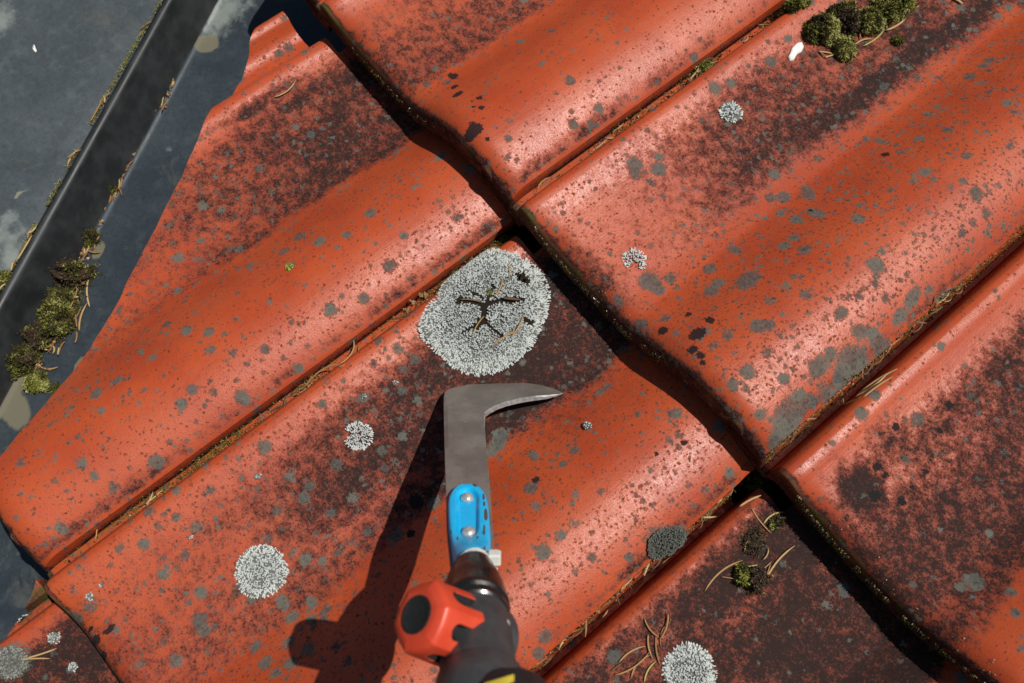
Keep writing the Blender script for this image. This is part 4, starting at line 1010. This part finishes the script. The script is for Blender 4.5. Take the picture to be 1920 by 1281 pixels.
def lathe(name, mat, O, ax, prof_, parent=tool, seg=64, sharp=35, mi=None, mats=None):
    ax = np.asarray(ax) / np.linalg.norm(ax); e1 = np.cross(ax, (0.3, .2, .9)); e1 /= np.linalg.norm(e1); e2 = np.cross(ax, e1)
    V = []; F = []; m2 = []
    for (l, r) in prof_:
        for q in range(seg): a = 2 * math.pi * q / seg; V.append(O + ax * l + (e1 * math.cos(a) + e2 * math.sin(a)) * r)
    for k in range(len(prof_) - 1):
        for q in range(seg): F.append((k * seg + q, k * seg + (q + 1) % seg, (k + 1) * seg + (q + 1) % seg, (k + 1) * seg + q)); m2.append(mi[k] if mi else 0)
    V.append(O + ax * prof_[0][0]); V.append(O + ax * prof_[-1][0]); n = len(prof_)
    F += [((q + 1) % seg, q, n * seg) for q in range(seg)] + [((n - 1) * seg + q, (n - 1) * seg + (q + 1) % seg, n * seg + 1) for q in range(seg)]
    m2 += [mi[0] if mi else 0] * seg + [mi[-1] if mi else 0] * seg
    return mesh_obj(name, np.array(V) - TO, F, mats or mat, parent, smooth=True, mi=m2, sharp=sharp)
g = NG('glossy_black_metal'); v = g.coord(); n1 = g.noise(v, 170, 6, .7); n2 = g.noise(g.coord((0, 0, 0), (1, 1, 1)), 420, 4)
g.bump(n2, .12, .0004); m_blk = g.fin(g.mix(g.step(.60, .72, n1), (.010, .010, .010), (.12, .105, .065)), g.rng(n1, .4, .7, .16, .5), 0, .6)
g = NG('dark_grey_plastic'); v = g.coord(); n1 = g.noise(v, 130, 6, .65); n2 = g.noise(v, 1500, 2)
g.bump(n2, .25, .0003); m_gry = g.fin(g.mix(g.step(.3, .7, n1), (.038, .040, .042), (.058, .061, .062)), g.rng(n1, .3, .7, .42, .6), 0, .5)
m_blk2 = plain('matt_black_plastic', (.014, .014, .015), .55, 0, .25, 900, .1)
AX = tp(*tpx(888, 1100), .0030)
sA, aA = tpx(888, 1100)
LO = tp(sA, aA - .1595, .0030)          # a point on the handle axis; distances below run along the handle from the blade corner
lathe('collar', m_blk, LO, TA, [(.1500, .0070), (.1535, .0083), (.1555, .0088), (.160, .0102), (.166, .0116), (.1725, .0122), (.1738, .0128), (.1762, .0128), (.1772, .0119), (.1785, .0118), (.1792, .0126), (.1812, .0126), (.182, .0117)])
lathe('joint_body', m_gry, LO, TA, [(.1815, .0112), (.1822, .0120), (.190, .0124), (.205, .0128), (.2125, .0128), (.213, .0120)])
KD = CR.T @ np.array([-.62, -.47, -.63]); KD /= np.linalg.norm(KD)
JC = LO + TA * .190 - TS * .0022
lathe('joint_disc', m_gry, JC, KD, [(-.012, .0118), (-.011, .0130), (.0030, .0134), (.0045, .0128), (.0054, .0112), (.0058, .0090)])
lathe('lower_socket', m_gry, LO + TS * .0005, TA, [(.2105, .0110), (.2112, .0136), (.2125, .0144), (.226, .0148), (.228, .0140), (.262, .0138)])
# pole and its clamp run on past the camera
PD = TA + TS * .10; PD /= np.linalg.norm(PD)
CO = LO + TA * .0100 - TS * .0130 + TN * .0035
lathe('clamp', m_blk2, CO, PD, [(.2150, .0080), (.2145, .0115), (.2155, .0132), (.2175, .0140), (.226, .0143), (.240, .0143), (.242, .0130), (.244, .0118)])
lathe('pole', m_blk2, LO + TS * .004, TA, [(.240, .0115), (.95, .0115)])
# yellow sticker wrapped on the socket beside the clamp
def on_cyl(px, py, r):
    d = ray(px, py); d = d / np.linalg.norm(d); m0 = CAM - CO; a1 = d - PD * (d @ PD); b1 = m0 - PD * (m0 @ PD)
    A2, B2, C2_ = a1 @ a1, 2 * a1 @ b1, b1 @ b1 - r * r; D = max(B2 * B2 - 4 * A2 * C2_, 0); return CAM + d * ((-B2 - math.sqrt(D)) / (2 * A2))
ey = []
for up in (.0142, .0150):
    for k in range(9):
        for w in (0, 1):
            f = k / 8; px = 908 + 56 * f; py = (1281 - 17 * f) if w == 0 else (1300 - 22 * f)
            ey.append(on_cyl(px, py, up))
fy = []
for k in range(8):
    a = 2 * k; fy += [(a + 18, a + 19, a + 21, a + 20), (a, a + 2, a + 3, a + 1), (a, a + 18, a + 20, a + 2), (a + 1, a + 3, a + 21, a + 19)]
fy += [(0, 1, 19, 18), (16, 34, 35, 17)]
mesh_obj('yellow_sticker', np.array(ey) - TO, fy, plain('yellow_plastic', (.72, .56, .06), .5, 0, .1, 300), tool, smooth=False)
# small screw on the body side
d_ = -(CR.T @ np.array([-.75, .1, .65])); d_ /= np.linalg.norm(d_); d_ -= (d_ @ TA) * TA; d_ /= np.linalg.norm(d_)
lathe('body_screw', m_riv, LO + TA * .1905 + d_ * .0119, d_, [(0, .0011), (.0006, .0011), (.0008, .0007)], seg=16)

# red star knob on the joint axis
g = NG('red_plastic'); v = g.coord(); n1 = g.noise(v, 120, 5, .6); n2 = g.noise(v, 1400, 2); g.bump(n2, .15, .0003)
m_red = g.fin(g.mix(g.step(.3, .7, n1), (.60, .055, .022), (.68, .075, .032)), .42, 0, .5)
KO = JC + KD * .0075
e1 = np.cross(KD, (0, 0, 1)); e1 /= np.linalg.norm(e1); e2 = np.cross(KD, e1)
na, nz, KH = 240, 64, .0185; V = []; gm_ = []
def knob_r(th, z):
    k = z / KH; hx = math.cos(math.pi / 6) / math.cos((th % (math.pi / 3)) - math.pi / 6); rr_ = .0128 * (.45 + .55 * hx)
    rr_ *= 1.02 - .05 * k
    top = max(0, (k - .86) / .14); rr_ -= .0017 * (1 - math.sqrt(max(0, 1 - top * top)))
    ph = ((th * 6 / (2 * math.pi) + .5) % 1 - .5) * 2                       # -1..1 over one lobe, grooves at ph = +-1
    hw = .46; zt = .0128; dx = (1 - abs(ph)) / hw
    zc = z - (zt - .0030); ins_ = dx if zc < 0 else math.hypot(dx, zc / .0030)
    gq = 1 - float(sstep(.86, 1.0, ins_))
    return rr_ - .0040 * gq, gq
for iz in range(nz + 1):
    z = KH * iz / nz
    for q in range(na):
        th = 2 * math.pi * q / na; r, gq = knob_r(th, z); gm_.append(gq); V.append(KO + KD * z + (e1 * math.cos(th) + e2 * math.sin(th)) * r)
F = []; mi = []
for iz in range(nz):
    for q in range(na):
        f = (iz * na + q, iz * na + (q + 1) % na, (iz + 1) * na + (q + 1) % na, (iz + 1) * na + q); F.append(f); mi.append(1 if sum(gm_[i] for i in f) / 4 > .35 else 0)
base = len(V); prev = nz * na
for f_, h_ in ((.9, .0006), (.75, .0008), (.58, .0008), (.50, -.0010)):
    for q in range(na):
        th = 2 * math.pi * q / na; r = knob_r(th, KH)[0] * f_; V.append(KO + KD * (KH + h_) + (e1 * math.cos(th) + e2 * math.sin(th)) * r)
    b = len(V) - na
    for q in range(na): F.append((prev + q, prev + (q + 1) % na, b + (q + 1) % na, b + q)); mi.append(0)
    prev = b
V.append(KO + KD * (KH - .0010)); F += [(prev + q, prev + (q + 1) % na, len(V) - 1) for q in range(na)]; mi += [0] * na
V.append(KO); F += [((q + 1) % na, q, len(V) - 1) for q in range(na)]; mi += [1] * na
kn = mesh_obj('knob', np.array(V) - TO, F, [m_red, m_blk2], tool, smooth=True, mi=mi, sharp=50)
lathe('knob_cap', m_blk2, KO + KD * (KH + .0004), KD, [(0, .0064), (.0009, .0064), (.0010, .0061), (.00075, .0055), (.0004, .003), (.0003, .0005)], parent=kn, seg=48)

# cable tie
m_tie = plain('white_nylon', (.66, .67, .62), .35, 0, .05, 400, 0, .5)
mb = MB(); pts = [(851, 1089), (856, 1084.5), (864, 1080), (874, 1076), (886, 1073), (898, 1070.5), (910, 1069), (920, 1068)]
Vq = []
for k, (x, y) in enumerate(pts):
    s, a = tpx(x, y); c = np.interp(x, [851, 920], [.02, .98]); h = .0014 + .0082 * math.sqrt(max(0, 1 - ((c - .5) * 2) ** 2 * .98))
    for (da, dn) in ((-.0011, 0), (-.0011, .0010), (.0011, .0010), (.0011, 0)): Vq.append(tp(s, a + da, h + dn))
Fq = [(4 * k + q, 4 * k + (q + 1) % 4, 4 * k + 4 + (q + 1) % 4, 4 * k + 4 + q) for k in range(len(pts) - 1) for q in range(4)] + [(0, 3, 2, 1), tuple(4 * (len(pts) - 1) + q for q in range(4))]
mb.add(Vq, Fq)
tie = mb.build('cable_tie', m_tie, tool, smooth=False)
def rbox(name, c, ax, hs, mat, parent, bev=.25):
    V = []; F = []
    X, Y, Z = [np.asarray(a) / np.linalg.norm(a) for a in ax]
    lev = [(-1, 1 - bev), (-1 + bev, 1), (1 - bev, 1), (1, 1 - bev)]
    for z, k in lev:
        for (x, y) in ((-1, -1 + bev), (-1 + bev, -1), (1 - bev, -1), (1, -1 + bev), (1, 1 - bev), (1 - bev, 1), (-1 + bev, 1), (-1, 1 - bev)):
            V.append(c + X * hs[0] * x * k + Y * hs[1] * y * k + Z * hs[2] * z)
    for l in range(3):
        for q in range(8): F.append((l * 8 + q, l * 8 + (q + 1) % 8, l * 8 + 8 + (q + 1) % 8, l * 8 + 8 + q))
    F += [tuple(range(8))[::-1], tuple(24 + q for q in range(8))]
    return mesh_obj(name, np.array(V) - TO, F, mat, parent, smooth=False)
s, a = tpx(927, 1066); rbox('tie_head', tp(s, a, .0050), (TS + TA * .1, TA - TS * .1, TN), (.0026, .0023, .0026), m_tie, tie)
s1, a1 = tpx(929, 1083); rbox('tie_tail', tp(s1, a1, .0020), (TS, TA, TN), (.0010, .0032, .0006), m_tie, tie)
if '_o' in tool: del tool['_o']
